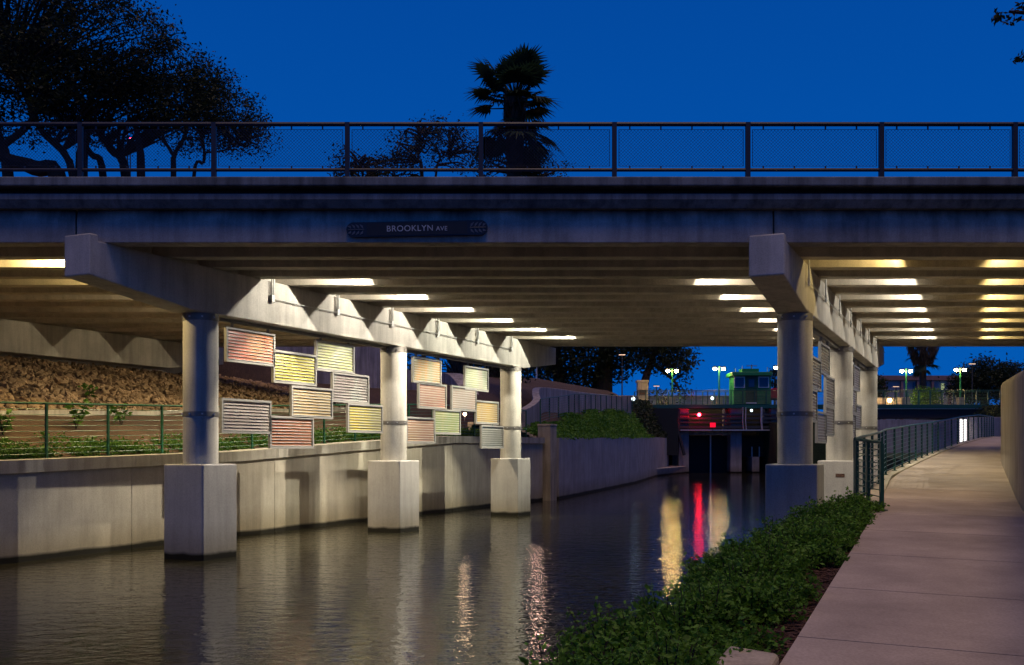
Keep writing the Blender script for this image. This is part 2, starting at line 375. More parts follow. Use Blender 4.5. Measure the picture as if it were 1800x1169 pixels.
# ------------------------------------------------------------------ the road bridge
br = thing("road_bridge", "wide concrete road bridge on round columns spanning the canal", "bridge", (-1, 19, WZ))
ZS = 3.85; ZSL = 4.46; YF, YB = 19.05, 38.4
BX0, BX1 = -34.0, 24.0
BENT = {"left": (.4667, -16.8), "right": (.4539, -3.87)}
def bx(which, Y): k, c = BENT[which]; return k*Y + c
ctrs = [22.965 + 1.17*j for j in range(-3, 14)]
def beam_prof(m, yc, hw_b, hw_t, x0, x1, z0=ZS, z1=ZSL):
    m.prism([(0,yc-hw_b,z0),(0,yc+hw_b,z0),(0,yc+hw_t,z1),(0,yc-hw_t,z1)], (x0,0,0), (x1,0,0)); return m
spans = [(-34.0, None, "left"), (None, None, None), (None, 24.0, "right")]
for i, yc in enumerate(ctrs):
    if i == 0: continue
    xl, xr = bx("left", yc), bx("right", yc)
    for x0, x1 in ((BX0, xl-.012), (xl+.012, xr-.012), (xr+.012, BX1)):
        beam_prof(MB(), yc, .17, .27, x0, x1).build("beam", M_BEAM, br)
# fascia beam of each span with a joint over each pier
xl, xr = bx("left", 19.3)-.32, bx("right", 19.3)-.02
for x0, x1 in ((BX0, xl-.015), (xl+.015, xr-.015), (xr+.015, BX1)):
    MB().prism([(0,YF,ZS),(0,YF+.42,ZS),(0,YF+.50,ZSL),(0,YF+.03,ZSL),(0,YF,ZSL-.2)], (x0,0,0), (x1,0,0)).build("fascia_beam", M_FASCIA, br, bevel=.012)
MB().prism([(0,YF+.024,ZSL+.005),(0,YB+.2,ZSL+.005),(0,YB+.2,4.70),(0,YF+.024,4.70)], (BX0,0,0), (BX1,0,0)).build("deck_slab", M_BEAM, br)
MB().prism([(0,YF-.104,ZSL+.004),(0,YF+.02,ZSL+.004),(0,YF+.02,4.702),(0,YF-.224,4.702),(0,YF-.224,4.60)], (BX0+.01,0,0), (BX1-.01,0,0)).build("slab_edge", M_CURB, br)
MB().prism([(0,YF-.02,4.703),(0,YF+.30,4.703),(0,YF+.30,4.83),(0,YF-.02,4.83)], (BX0,0,0), (BX1,0,0)).build("parapet_base", M_FASCIA, br)
MB().prism([(0,YF-.30,4.833),(0,YF+.35,4.833),(0,YF+.35,5.0),(0,YF-.30,5.0)], (BX0,0,0), (BX1,0,0)).build("curb", M_CURB, br, bevel=.02)
MB().prism([(0,YB-.2,4.705),(0,YB+.25,4.705),(0,YB+.25,5.0),(0,YB-.2,5.0)], (BX0,0,0), (BX1,0,0)).build("curb", M_CURB, br)
MB().quad((BX0,YF+.36,4.72),(BX1,YF+.36,4.72),(BX1,YB-.21,4.72),(BX0,YB-.21,4.72)).build("roadway", M_ASPH, br)

def cap(which, name="bent_cap", X=None):
    m = MB(); hw = .325
    k, c0 = BENT[which] if which in BENT else X
    d = Vector((k, 1, 0)).normalized(); n = Vector((d.y, -d.x, 0))
    st = [(18.84, 3.20, 3.96), (19.02, 3.17, 3.96), (19.03, 3.17, ZS-.004), (21.3, 2.88, ZS-.004), (36.4, 2.88, ZS-.004), (38.95, 3.22, ZS-.004)]
    for Y, zb, top in st:
        p = Vector((k*Y+c0, Y, 0))
        for q in (p-n*hw+Vector((0,0,zb)), p+n*hw+Vector((0,0,zb)), p+n*hw+Vector((0,0,top)), p-n*hw+Vector((0,0,top))): m.v.append(tuple(q))
    for i in range(len(st)-1):
        for j in range(4): a = i*4+j; b = i*4+(j+1)%4; m.f.append((a, b, b+4, a+4))
    e = len(st)*4; m.f += [(3,2,1,0), (e-4,e-3,e-2,e-1)]
    o = m.build(name, M_CAP, br, bevel=.025); return d, n
for which in ("left", "right"):
    d, n = cap(which)
    rm = Matrix(((n.x, d.x, 0), (n.y, d.y, 0), (0, 0, 1)))
    # concrete between the beams, added on the cap to keep light from leaking
    for a, b in zip(ctrs[:-1], ctrs[1:]):
        y0, y1 = a+.275, b-.275
        p0, p1 = Vector((bx(which,y0),y0,0)), Vector((bx(which,y1),y1,0)); h = n*.18
        MB().hexa([q+Vector((0,0,ZS)) for q in (p0-h,p0+h,p1+h,p1-h)] + [q+Vector((0,0,ZSL)) for q in (p0-h,p0+h,p1+h,p1-h)]).build("light_stop_diaphragm", M_CAP, br)
    for Y in (21.8, 28.85, 35.9):
        X = bx(which, Y)
        cm = MB().lathe((X, Y, 0), [(.365, -.31), (.365, 2.876)], 40).mesh("column", M_COL, (X, Y, -.31), True)
        co = link("column", cm, (X, Y, -.31), br)
        MB().lathe((X, Y, 0), [(.376, 2.72), (.376, 2.868)], 40).build("metal_band", M_STEEL, co, smooth=True)
        MB().lathe((X, Y, 0), [(.376, .70), (.376, .80)], 40).build("metal_band", M_STEEL, co, smooth=True)
        bm = MB()
        for w in (-2.6, -1.9, -1.2, -.5):
            q = Vector((X+.385*math.cos(w), Y+.385*math.sin(w), .75)); bm.box(q, (.03,.03,.03)); bm.box(q+Vector((0,0,2.04)), (.03,.03,.03))
        bm.build("bolts", M_GALV, co)
        MB().box((X, Y, (-3.1-.31)/2), (1.06, 1.06, 2.79), rm).build("pedestal", M_PED, br, bevel=.03)
pd = Vector((bx("right",28.85), 28.85, -.72)); fr = Vector((-.414,-.910,0)); ri = Vector((.910,-.414,0))
MB().box(pd+fr*.531+ri*.08, (.24,.012,.10), Matrix(((ri.x,-fr.x,0),(ri.y,-fr.y,0),(0,0,1)))).build("slot_shade", M_MULCH, br)  # dark box on the face stands for the shade in the recessed slot
# abutment beyond the left span
cap("abut", "abutment_cap", (.4667, -29.4))
m = MB()
for (y0, y1) in ((18.0, 39.5),):
    h = Vector((.9,-.42,0))*.2
    p0, p1 = Vector((.4667*y0-29.95,y0,0)), Vector((.4667*y1-29.95,y1,0))
    m.hexa([q+Vector((0,0,2.0)) for q in (p0-h,p0+h,p1+h,p1-h)] + [q+Vector((0,0,ZSL)) for q in (p0-h,p0+h,p1+h,p1-h)])
m.build("abutment_wall", M_CAP, br)

# floodlights in every second bay between the beams
LITY = [23.55 + 2.34*k for k in range(-1, 6)]
def spot(loc, aim, power, colr, size=150, blend=.5, rad=.02):
    d = bpy.data.lights.new("floodlight_lamp", "SPOT"); d.energy = power; d.color = colr; d.spot_size = R(size); d.spot_blend = blend; d.shadow_soft_size = rad
    o = bpy.data.objects.new("floodlight_lamp", d); col.objects.link(o); o.location = loc; o.rotation_euler = Vector(aim).to_track_quat('-Z','Y').to_euler(); return o
def fixture(loc, sx, lens):
    loc = Vector(loc); f = MB().box(loc+Vector((sx*.05,0,.09)), (.20,.22,.05)); f.box(loc+Vector((sx*.14,0,.02)), (.03,.22,.12)); f.tube([loc+Vector((sx*.05,0,.11)), Vector((loc.x+sx*.05, loc.y, ZSL))], .02, 6)
    fo = f.build("floodlight", M_GALV, br, loc=loc)
    MB().box(loc+Vector((sx*.045,0,.06)), (.13,.18,.008)).build("lens", lens, fo)
WHITE, WARMW, YEL = (1.0, .93, .80), (1.0, .90, .74), (1.0, .74, .30)
OFF = 2.15
def flood(x, Y, sx, lens, power, colr, beam):
    """sx: +1 the lamp faces -X (the fixture's back is on +X)"""
    fixture((x,Y,4.22), sx, lens); spot((x,Y,4.22), (-.78*sx,0,-.62), power, colr)
    spot((x-.01*sx,Y,4.215), (-.50*sx,0,-.866), power*beam, (colr[0], colr[1]*.94, colr[2]*.84), 60, .45)
for k, Y in enumerate(LITY):
    xl, xr = bx("left", Y), bx("right", Y)
    if k > 0:
        flood(xl+.37+OFF, Y, 1, M_FLOOD, SPOT_W*1.4, WHITE if k < 4 else (.98,.96,.80), 3.3)
        flood(xr-.37-OFF, Y, -1, M_FLOOD, SPOT_W*.7, WARMW, 1.6)
        flood(xr+.37+OFF+.1, Y, 1, M_FLOOD, SPOT_W*.55, WHITE, 0.3)
    else:
        flood(xr+.37+OFF, Y, 1, M_FLOODY, SPOT_W*.4, YEL, 0.3)
    x = xr+.37+OFF+1.9; fixture((x,Y,4.22), -1, M_FLOODY); spot((x,Y,4.22), (.6,0,-.8), SPOT_W*.32, YEL, 172)
    x = xl-.37-OFF; fixture((x,Y,4.22), 1, M_FLOODY); spot((x,Y,4.22), (-.14,0,-.99), SPOT_W*1.7, YEL if k < 2 else (1,.82,.52), 174, .15)
# conduit and junction boxes on the cap faces
for which, sgn, ys in (("left", 1, LITY[1:]), ("right", 1, LITY)):
    k, c0 = BENT[which]; d = Vector((k,1,0)).normalized(); n = Vector((d.y,-d.x,0))
    pts = []
    for Y in ys:
        p = Vector((k*Y+c0, Y, 0)) + n*(.34+.045)*sgn; z = 3.44
        MB().box(p+Vector((0,0,z)), (.05,.11,.16), Matrix(((n.x,d.x,0),(n.y,d.y,0),(0,0,1)))).build("junction_box", M_GALV, br, bevel=.006)
        m = MB()
        for s in (-.03, .03): m.tube([p+d*s+Vector((0,0,z+.08)), p+d*s+Vector((0,0,ZS+.2))], .017, 8)
        m.build("conduit_drop", M_GALV, br, smooth=True)
        pts.append(p+Vector((0,0,z)))
    m = MB()
    for a, b in zip(pts[:-1], pts[1:]): m.tube([a+d*.06, (a+b)/2+Vector((0,0,-.012)), b-d*.06], .013, 6)
    m.build("conduit", M_GALV, br)
    # steel angle under the cap that carries the louvered panels
    for ya, yb in ((22.3, 28.4), (29.35, 35.45)):
        a, b = Vector((k*ya+c0, ya, 2.80)), Vector((k*yb+c0, yb, 2.80))
        mm = MB(); h = n*.05
        mm.hexa([a-h, a+h, b+h, b-h] + [q+Vector((0,0,.07)) for q in (a-h, a+h, b+h, b-h)])
        mm.build("hanger_rail", M_STEEL, br)

# ------------------------------------------------------------------ chain-link fence on the bridge
fence = thing("chain_link_fence", "dark navy chain-link railing along the top of the bridge", "fence", (0, YF, 5.0))
PX = [-17.96 + 2.483*i for i in range(0, 16)]
FY = YF
pm = MB().box((0,0,.54), (.085,.085,1.08)).box((0,0,.01),(.2,.2,.02)).mesh("post", M_NAVY)
wm = MB()
Lb, z0, z1 = 2.483-.17, .27, .95
step = .062; H = z1-z0; n = int((Lb+H)/step)
for sgn in (1, -1):
    for i in range(n+1):
        s = -H + i*step; a0, a1 = max(0, -s), min(H, Lb-s)
        if a1 - a0 < .02: continue
        xa, xb = s+a0, s+a1
        if sgn < 0: xa, xb = Lb-xa, Lb-xb
        wm.tube([(xa-Lb/2, .004*sgn, z0+a0), (xb-Lb/2, .004*sgn, z0+a1)], .0034, 3, False)
for zz in (z0, z1): wm.tube([(-Lb/2,0,zz),(Lb/2,0,zz)], .0045, 4)
for xx in (-Lb/2, Lb/2): wm.tube([(xx,0,z0),(xx,0,z1)], .006, 4)
for i in range(4):
    xx = -Lb/2 + Lb*(i+.35)/4
    wm.box((xx,0,z0-.03),(.025,.02,.06)); wm.box((xx,0,z1+.035),(.025,.02,.07))
wmesh = wm.mesh("mesh_panel", M_WIRE)
for i, x in enumerate(PX):
    link("post", pm, (x, FY, 5.0), fence)
    if i: 
        xm = (x+PX[i-1])/2
        link("mesh_panel", wmesh, (xm, FY, 5.0), fence)
MB().tube([(PX[0],FY,6.05),(PX[-1],FY,6.05)], .042, 8).build("top_rail", M_NAVY, fence, smooth=True)
MB().tube([(PX[0],FY,5.20),(PX[-1],FY,5.20)], .034, 8).build("bottom_rail", M_NAVY, fence, smooth=True)

# ------------------------------------------------------------------ street name sign
sg = P(733, 402, 18.98); sign = thing("street_name_sign", "dark street name sign with white capitals and leaf scroll ends on the bridge face", "sign", (sg.x, sg.y, sg.z))
tilt = R(1.1)
def sgp(x, z, y=0): return Vector((sg.x + x*math.cos(tilt) - z*math.sin(tilt), sg.y+y, sg.z + x*math.sin(tilt) + z*math.cos(tilt)))
M_SIGN = paint("sign_face", (0.012, 0.010, 0.012), 0.5); M_SIGNF = paint("sign_frame", (0.008, 0.010, 0.022), 0.45); M_SIGNT = paint("sign_letters", (0.55, 0.55, 0.55), 0.5)
M_SIGNL = paint("sign_scroll", (0.10, 0.11, 0.13), 0.5)
L, Hh = 2.62, .275
out = []
for i in range(13): w = R(90+180*i/12); out.append((-L/2+Hh/2+Hh/2*math.cos(w), Hh/2*math.sin(w)))
for i in range(13): w = R(-90+180*i/12); out.append((L/2-Hh/2+Hh/2*math.cos(w), Hh/2*math.sin(w)))
MB().prism([sgp(x,z) for x, z in out], (0,-.015,0), (0,.05,0)).build("backplate", M_SIGNF, sign)
MB().prism([sgp(x,z) for x, z in ((-.93,-.115),(.93,-.115),(.93,.115),(-.93,.115))], (0,-.022,0), (0,-.016,0)).build("name_plate", M_SIGN, sign)
for sx in (-1, 1):
    m = MB(); m.tube([sgp(sx*.98,0,-.022), sgp(sx*1.27,0,-.022)], .008, 5)
    for i in range(4):
        x0 = .98+.075*i
        for sz in (-1, 1):
            x1 = x0+.085; z1 = .105 if i < 3 else .07
            m.prism([sgp(sx*(x0+.012),sz*.012), sgp(sx*(x0+.05),sz*.045), sgp(sx*x1,sz*z1), sgp(sx*(x0+.02),sz*.07)], (0,-.024,0), (0,-.016,0))
    m.build("leaf_scroll", M_SIGNL, sign)
def text(body, x, z, size, extra=None):
    cu = bpy.data.curves.new("lettering", 'FONT'); cu.body = body; cu.size = size; cu.extrude = .003; cu.align_x = 'CENTER'; cu.align_y = 'CENTER'; cu.space_character = 1.08
    tmp = bpy.data.objects.new("tmp_text", cu); col.objects.link(tmp); bpy.context.view_layer.update()
    me = bpy.data.meshes.new_from_object(tmp.evaluated_get(bpy.context.evaluated_depsgraph_get())); bpy.data.objects.remove(tmp)
    me.materials.clear(); me.materials.append(M_SIGNT)
    return link("lettering", me, sgp(x, z, -.026), sign, (R(90), -tilt, 0))
text("BROOKLYN", -.13, .0, .155); text("AVE", .46, -.012, .115)

# ------------------------------------------------------------------ louvered art panels between the columns
PW, PH = 1.70, .775
frame_me = MB()
for c3, s3 in (((0,0,PH/2-.025),(PW,.07,.05)), ((0,0,-PH/2+.025),(PW,.07,.05)), ((-PW/2+.025,0,0),(.05,.07,PH-.1)), ((PW/2-.025,0,0),(.05,.07,PH-.1))): frame_me.box(c3, s3)
frame_me = frame_me.mesh("frame", M_ALU)
lip_me = MB()
for c3, s3 in (((0,-.028,PH/2-.058),(PW-.1,.012,.012)), ((0,-.028,-PH/2+.058),(PW-.1,.012,.012)), ((-PW/2+.056,-.028,0),(.012,.012,PH-.13)), ((PW/2-.056,-.028,0),(.012,.012,PH-.13))): lip_me.box(c3, s3)
lip_me = lip_me.mesh("bead", M_DARK)
NS = 9
M_EDGE_HL = paint("slat_highlight", (0.46, 0.45, 0.43), 0.35, 0.1, 0.05)  # lighter strip paints the highlight line along each slat
def slat_mesh(mat):
    T = Matrix.Rotation(R(-11), 3, 'X')
    me = MB().box((0,0,0), (PW-.13, .006, .074), T).box(T @ Vector((0,-.004,-.034)), (PW-.13, .022, .009), T).mesh("slat", mat)
    me.materials.append(M_EDGE_HL)
    for p in me.polygons:
        if p.index >= 6: p.material_index = 1
    return me
def panel_mat(name, c0, c1, c2, seed):
    m, nt, b = mat_new(name)
    tc = nt.nodes.new("ShaderNodeNewGeometry"); mp = nt.nodes.new("ShaderNodeMapping"); mp.inputs["Scale"].default_value = (2.6, 1.3, .6); mp.inputs["Location"].default_value = (seed*3.7, seed*1.3, seed*.7)
    nt.links.new(tc.outputs["Position"], mp.inputs["Vector"])
    n = nz(nt, 1.0, 2, 0.5, mp.outputs[0]); r = ramp(nt, n.outputs[0], c0, c2, 0.32, 0.68); e = r.color_ramp.elements.new(0.5); e.color = (*c1, 1)
    nt.links.new(r.outputs[0], b.inputs["Base Color"]); b.inputs["Roughness"].default_value = 0.4
    return m
def lin(*c): return tuple(((v/255+.055)/1.055)**2.4 if v > 10 else v/3294 for v in c)
def sat(c, f=1.0, g=.46):
    m_ = sum(c)/3; return tuple(max(.004, (m_+(v-m_)*f)*g) for v in c)
def art_panel(which, u0, v0, cols, label, seed, VPk):
    k, c0 = BENT[which]; VP = 900+1800*k
    Y0 = 1800*(-c0)/(VP-u0); z = (790-v0)/1800*Y0
    d = Vector((k,1,0)).normalized(); p = Vector((k*Y0+c0, Y0, 0)) + d*PW/2 + Vector((0,0,z-PH/2))
    ang = math.atan2(d.y, d.x); rot = (0, 0, ang)
    t = thing("louvered_panel", label, "panel", p, "louvered panels hung between the %s pier columns" % ("far" if which == "left" else "near"))
    link("frame", frame_me, p, t, rot); link("bead", lip_me, p, t, rot)
    if p.z+PH/2 > 2.5:
        for sx in (-.62, .62):
            q = p + d*sx; zt = p.z+PH/2; MB().box((q.x, q.y, (zt+2.80)/2), (.06,.05,max(.02,2.80-zt))).build("hanger_tab", M_STEEL, t)
    sm = slat_mesh(panel_mat("louver_colour", *[sat(lin(*q)) for q in cols], seed))
    for i in range(NS):
        link("slat", sm, p + Vector((0,0, PH/2-.068-.04 - i*(PH-.205)/(NS-1)+.004)), t, rot)
    return t
PANELS_L = [
 (396,573,((205,96,70),(215,118,84),(218,150,100)),"bright coral red louvered panel, topmost beside the first pier column"),
 (479,614,((206,190,80),(212,204,100),(170,165,120)),"strong lemon yellow louvered panel just right below the coral red one"),
 (554,596,((150,165,145),(180,184,140),(190,195,130)),"pale sage green louvered panel hung under the cap between yellow and middle column"),
 (583,653,((160,150,150),(145,130,128),(150,165,160)),"lavender grey louvered panel directly below the sage green one"),
 (511,677,((205,175,110),(190,165,125),(200,180,140)),"sandy tan louvered panel directly below the lemon yellow one"),
 (388,699,((190,176,172),(180,165,160),(196,182,176)),"plain pinkish grey louvered panel lowest beside the first pier column"),
 (473,730,((150,100,75),(185,120,85),(150,85,80)),"rust brown louvered panel, lowest of all, right of the pinkish grey one"),
 (610,708,((190,185,130),(205,195,110),(225,200,60)),"pale yellow louvered panel touching the left side of the middle column"),
 (724.5,625,((165,170,130),(225,165,95),(180,180,150)),"orange and olive louvered panel under the cap beside the middle column"),
 (734.6,671,((230,135,105),(200,160,140),(195,130,110)),"salmon pink louvered panel right below the orange and olive one"),
 (793,677,((205,175,160),(195,180,170),(210,160,145)),"pale blush louvered panel to the right of the salmon one"),
 (816,642,((200,205,165),(190,200,170),(205,180,165)),"pale mint louvered panel hung under the cap nearest the last column"),
 (835.5,703,((190,165,125),(215,180,100),(230,190,80)),"ochre louvered panel touching the left side of the last column"),
 (713,732,((200,165,125),(205,155,130),(190,160,135)),"peach beige louvered panel lowest beside the middle column"),
 (762,718,((195,190,95),(160,180,120),(205,195,120)),"lime yellow louvered panel between the peach and the blush ones"),
 (845,747,((140,145,135),(160,160,148),(130,135,128)),"plain slate grey louvered panel lowest beside the last column"),
]
for i, (u, v, cc, lb) in enumerate(PANELS_L): art_panel("left", u, v, cc, lb, i, 0)
GR = ((175,160,140),(160,148,132),(170,155,138))
kR, cR = BENT["right"]; VPR = 900+1800*kR
def u_of(Y): return VPR + 1800*cR/Y
for i, (Y, z, lb) in enumerate([
 (22.35, 2.70, "grey louvered panel mostly hidden behind the nearest walkway-side column, topmost"),
 (23.75, 2.20, "grey louvered panel second row, right beside the nearest walkway-side column"),
 (25.20, 2.66, "gridded grey louvered panel hung under the cap of the walkway-side pier"),
 (26.10, 1.90, "grey louvered panel touching the middle walkway-side column, upper one"),
 (23.10, 1.42, "grey louvered panel third row, half hidden behind the nearest walkway-side column"),
 (24.70, 0.93, "grey louvered panel lowest of the first bay on the walkway-side pier"),
 (26.05, 1.12, "grey louvered panel touching the middle walkway-side column, lower one"),
 (30.45, 2.70, "small-looking grey louvered panel topmost behind the middle walkway-side column"),
 (32.10, 2.66, "small-looking grey louvered panel hung under the cap near the last walkway-side column"),
 (31.20, 1.90, "small-looking grey louvered panel in the second row before the last walkway-side column"),
 (32.50, 1.45, "small-looking grey louvered panel touching the last walkway-side column"),
 (30.95, 1.12, "small-looking grey louvered panel lowest behind the middle walkway-side column")]):
    art_panel("right", u_of(Y), 790-1800*z/Y, GR, lb, 30+i, 0)

# ------------------------------------------------------------------ railings
def railing(name, label, pts, zs, H, mat, nrods=8, rp=.024, rr=.008, top=.024, posts=None):
    """posts at pts (x, y), floor zs; every post, the handrail and each rod a part"""
    b = Vector((pts[0][0], pts[0][1], zs[0])); t = thing(name, label, "railing", b)
    P3 = [Vector((p[0], p[1], z)) for p, z in zip(pts, zs)]
    pm = MB().box((0,0,H/2-.01), (rp*2, rp*2, H-.02)).box((0,0,.006), (rp*5, rp*5, .012)).mesh("post", mat)
    for i, p in enumerate(P3):
        dd = P3[min(i+1,len(P3)-1)] - P3[max(i-1,0)]
        link("post", pm, p, t, (0, 0, math.atan2(dd.y, dd.x)))
    MB().tube([p+Vector((0,0,H)) for p in P3], top, 8).build("handrail", mat, t, smooth=True)
    for i in range(nrods):
        h = .10 + (H-.22)*i/(nrods-1) if nrods > 1 else H/2
        MB().tube([p+Vector((0,0,h)) for p in P3], rr, 5).build("rod", mat, t, smooth=True)
    return t
YL = list(np.arange(17.25, 45.3, 1.55))
railing("bank_railing", "green steel railing along the far canal wall behind the pier columns", [(lx(Y)-.42, Y) for Y in YL], [lz(Y) for Y in YL], 1.17, M_GREEN, 9)
# the walkway railing with its return panel
YR = [17.2, 18.55, 19.95, 21.3, 22.7] + list(np.arange(24.2, 58, 1.55))
railing("walkway_railing", "long dark green railing climbing the ramp beside the walkway", [(rx(Y)-.17-interp(Y,[17.2,21.5],[.24,0]), Y) for Y in YR], [rz(Y)+.03 for Y in YR], 1.07, M_TEAL, 9, rr=.009)
railing("railing_end_panel", "short dark green end panel closing the near end of the walkway railing", [(5.83, 16.15), (5.79, 16.65), (5.765, 17.13)], [-.96, -.93, -.90], 1.07, M_TEAL, 9, .028, .009, .026)
YU = [44.8+1.0*i for i in range(4)]
rp2 = [P(950,0,48), P(966,0,52), P(982,0,55), P(1000,0,58)] + [P(u,0,Y) for u, Y in ((1010,60),(1018,61.5),(1029,63),(1039,65),(1047,66.5),(1056,68),(1066,70),(1075,72),(1084,74),(1093,76),(1103,78),(1112,80))]
railing("upper_path_railing", "dark railing along the upper path above the planted slope by the lock", [(p.x, p.y) for p in rp2], [interp(p.y, [48,56,60,80],[1.2,1.75,2.1,3.0]) for p in rp2], 1.15, M_TEAL, 8, .03, .012, .03)

# ------------------------------------------------------------------ left bank details: kerb, riprap, planting
kb = MB()
for Y in np.arange(14, 41, 1.5):
    a, b = lpt(Y, 4.0), lpt(Y+1.49, 4.0); h = Vector((.07,0,0)); up = Vector((0,0,.10)); dn = Vector((0,0,-.1))
    kb.hexa([a-h+dn,a+h+dn,b+h+dn,b-h+dn,a-h+up,a+h+up,b+h+up,b-h+up])
tag(kb.build("slope_kerb", M_COPE), "thin pale concrete kerb at the foot of the stone slope", "kerb")
ico = []
t_ = (1+5**.5)/2
ico_v = np.array([(-1,t_,0),(1,t_,0),(-1,-t_,0),(1,-t_,0),(0,-1,t_),(0,1,t_),(0,-1,-t_),(0,1,-t_),(t_,0,-1),(t_,0,1),(-t_,0,-1),(-t_,0,1)])/1.9
ico_f = [(0,11,5),(0,5,1),(0,1,7),(0,7,10),(0,10,11),(1,5,9),(5,11,4),(11,10,2),(10,7,6),(7,1,8),(3,9,4),(3,4,2),(3,2,6),(3,6,8),(3,8,9),(4,9,5),(2,4,11),(6,2,10),(8,6,7),(9,8,1)]
m = MB()
for i in range(9500):
    Y = random.uniform(17, 41.5); t = random.uniform(4.1, 9.9); p = lpt(Y, t); r = random.uniform(.05, .125)
    A = np.array(Matrix.Rotation(random.uniform(0,6.3),3,'Z') @ Matrix.Rotation(random.uniform(0,6.3),3,'X')); S = np.array([random.uniform(.7,1.4),random.uniform(.7,1.2),random.uniform(.5,.9)])*r
    vv = ((ico_v*(1+.22*rng.normal(size=(12,1))))*S) @ A.T + np.array(p) + np.array([0,0,r*.15])
    b = len(m.v); m.v += [tuple(q) for q in vv]; m.f += [(b+x,b+y,b+z) for x,y,z in ico_f]
tag(m.build("riprap_stones", M_STONE), "rough brown broken stone covering the slope under the left span", "stones", kind="stuff")
C = []
for i in range(2600):
    Y = random.uniform(18, 44); t = .62 + abs(random.gauss(0, .55)); 
    if t > 2.1 or math.sin(Y*1.9)+math.sin(Y*4.3+1) < -1.0: continue
    p = lpt(Y, t); h = random.uniform(.05,.24)
    for j in range(11): C.append((p.x+random.gauss(0,.09), p.y+random.gauss(0,.09), p.z+h*random.random()))
tag(link("groundcover_leaves", quads_mesh("groundcover_leaves", leaf_quads(np.array(C), .085, .3), M_LEAFG)), "bright green groundcover growing along the bank railing", "plants", kind="stuff")
def small_plant(Y, t, h, n, label):
    p = lpt(Y, t); o = thing("weed_plant", label, "plant", p, "leafy weeds on the bare soil slope"); C = []; m = MB()
    for s in range(5):
        w = random.uniform(0,6.3); q = p + Vector((math.cos(w)*.22*h*1.6, math.sin(w)*.22*h*1.6, h*random.uniform(.6,1)))
        m.tube([p, (p+q)/2+Vector((0,0,.05)), q], [.012,.009,.004], 5)
        for i in range(n//5): f = random.uniform(.25,1); r = p.lerp(q, f); C.append((r.x+random.gauss(0,.06), r.y+random.gauss(0,.06), r.z+random.gauss(0,.05)))
    m.build("stems", M_BARK, o); link("leaves", quads_mesh("leaves", leaf_quads(np.array(C)-np.array(p), .15, .5, .6), M_LEAFG), p, o)
small_plant(22.9, 2.3, .55, 70, "bushy weed left of the second railing post")
small_plant(25.2, 2.7, .75, 60, "tallest leafy weed on the soil slope behind the railing")
small_plant(26.9, 3.0, .55, 50, "leafy weed just left of the first pier column")
small_plant(28.6, 5.3, .45, 40, "dark weed growing up in the stone slope")

# ------------------------------------------------------------------ stair, retaining walls beyond the bridge on the left bank
def wall_poly(name, label, pts, mat, thick=.4, zb=None, piece="wall_face"):
    """pts: Vectors on the top edge; the wall drops to zb"""
    t = thing(name, label, "wall", (pts[0].x, pts[0].y, zb if zb is not None else pts[0].z-2)); m = MB(); n = len(pts)
    for i, p in enumerate(pts):
        q = pts[min(i+1,n-1)] - pts[max(i-1,0)]; q.z = 0; q.normalize(); s = Vector((-q.y, q.x, 0))*thick
        z = zb if zb is not None else p.z-2
        for r in (Vector((p.x,p.y,z)), p, p+s, Vector((p.x+s.x,p.y+s.y,z))): m.v.append(tuple(r))
    for i in range(n-1):
        for j in range(4): m.f.append((i*4+j, (i+1)*4+j, (i+1)*4+(j+1)%4, i*4+(j+1)%4))
    m.f += [(0,1,2,3), (n*4-1,n*4-2,n*4-3,n*4-4)]
    m.build(piece, mat, t, bevel=.03); return t
def smooth_pts(ps, n=5):
    out = []
    for i in range(len(ps)-1):
        p0, p1, p2, p3 = ps[max(i-1,0)], ps[i], ps[i+1], ps[min(i+2,len(ps)-1)]
        for k in range(n):
            t = k/n; out.append(.5*((2*p1)+(p2-p0)*t+(2*p0-5*p1+4*p2-p3)*t*t+(3*p1-p0-3*p2+p3)*t**3))
    return out+[ps[-1]]
wall_poly("wing_wall", "tall purplish concrete wing wall seen between the first and middle columns", smooth_pts([P(440,596,45),P(560,596,46.5),P(650,600,48),P(690,618,49),P(724,655,50),P(760,684,51)]), M_RET, .5, 0.8)
wall_poly("ramp_side_wall", "pink-lit low wall with sloping rounded top beside the palm stump", smooth_pts([P(772,656,57),P(785,656,56),P(797,666,55),P(808,682,54),P(814,697,53)]), M_RET, .9, 1.0)
wall_poly("upper_path_wall", "long low concrete wall rising behind the upper path by the trees", smooth_pts([P(925,719,50),P(940,711,52),P(950,701,54),P(948,690,56.5),P(952,681,60),P(980,683,64),P(1030,690,70),P(1110,698,80)]), M_RET, .4, 1.0)
stair = thing("stair", "concrete stair with landing light climbing behind the last column", "stair", P(860,770,45.6))
for i in range(8):
    a = P(826+6.0*i, 742+3.6*i, 45.7); 
    MB().box((a.x+.9, a.y+.7, a.z-.6), (2.0, 1.4, 1.2)).build("step", M_SAND, stair, bevel=.01)
bl = P(817, 728, 45.5); bo = thing("bulkhead_lamp", "glowing bulkhead lamp above the stair seen between the panels", "lamp", bl)
MB().lathe(bl, [(.02,-.09),(.07,-.05),(.085,0),(.06,.07),(.02,.09)], 14).build("globe", glow("bulkhead_glow", (1.0,.68,.42), 9), bo, smooth=True)
MB().tube([bl+Vector((0,0,.08)), bl+Vector((.0,.0,-1.3))], .02, 6).build("stem", M_DARK, bo)
d = bpy.data.lights.new("bulkhead_bulb", "POINT"); d.energy = 18; d.color = (1,.68,.40); d.shadow_soft_size = .1; l = bpy.data.objects.new("bulkhead_bulb", d); col.objects.link(l); l.location = bl+Vector((0,-.15,0))
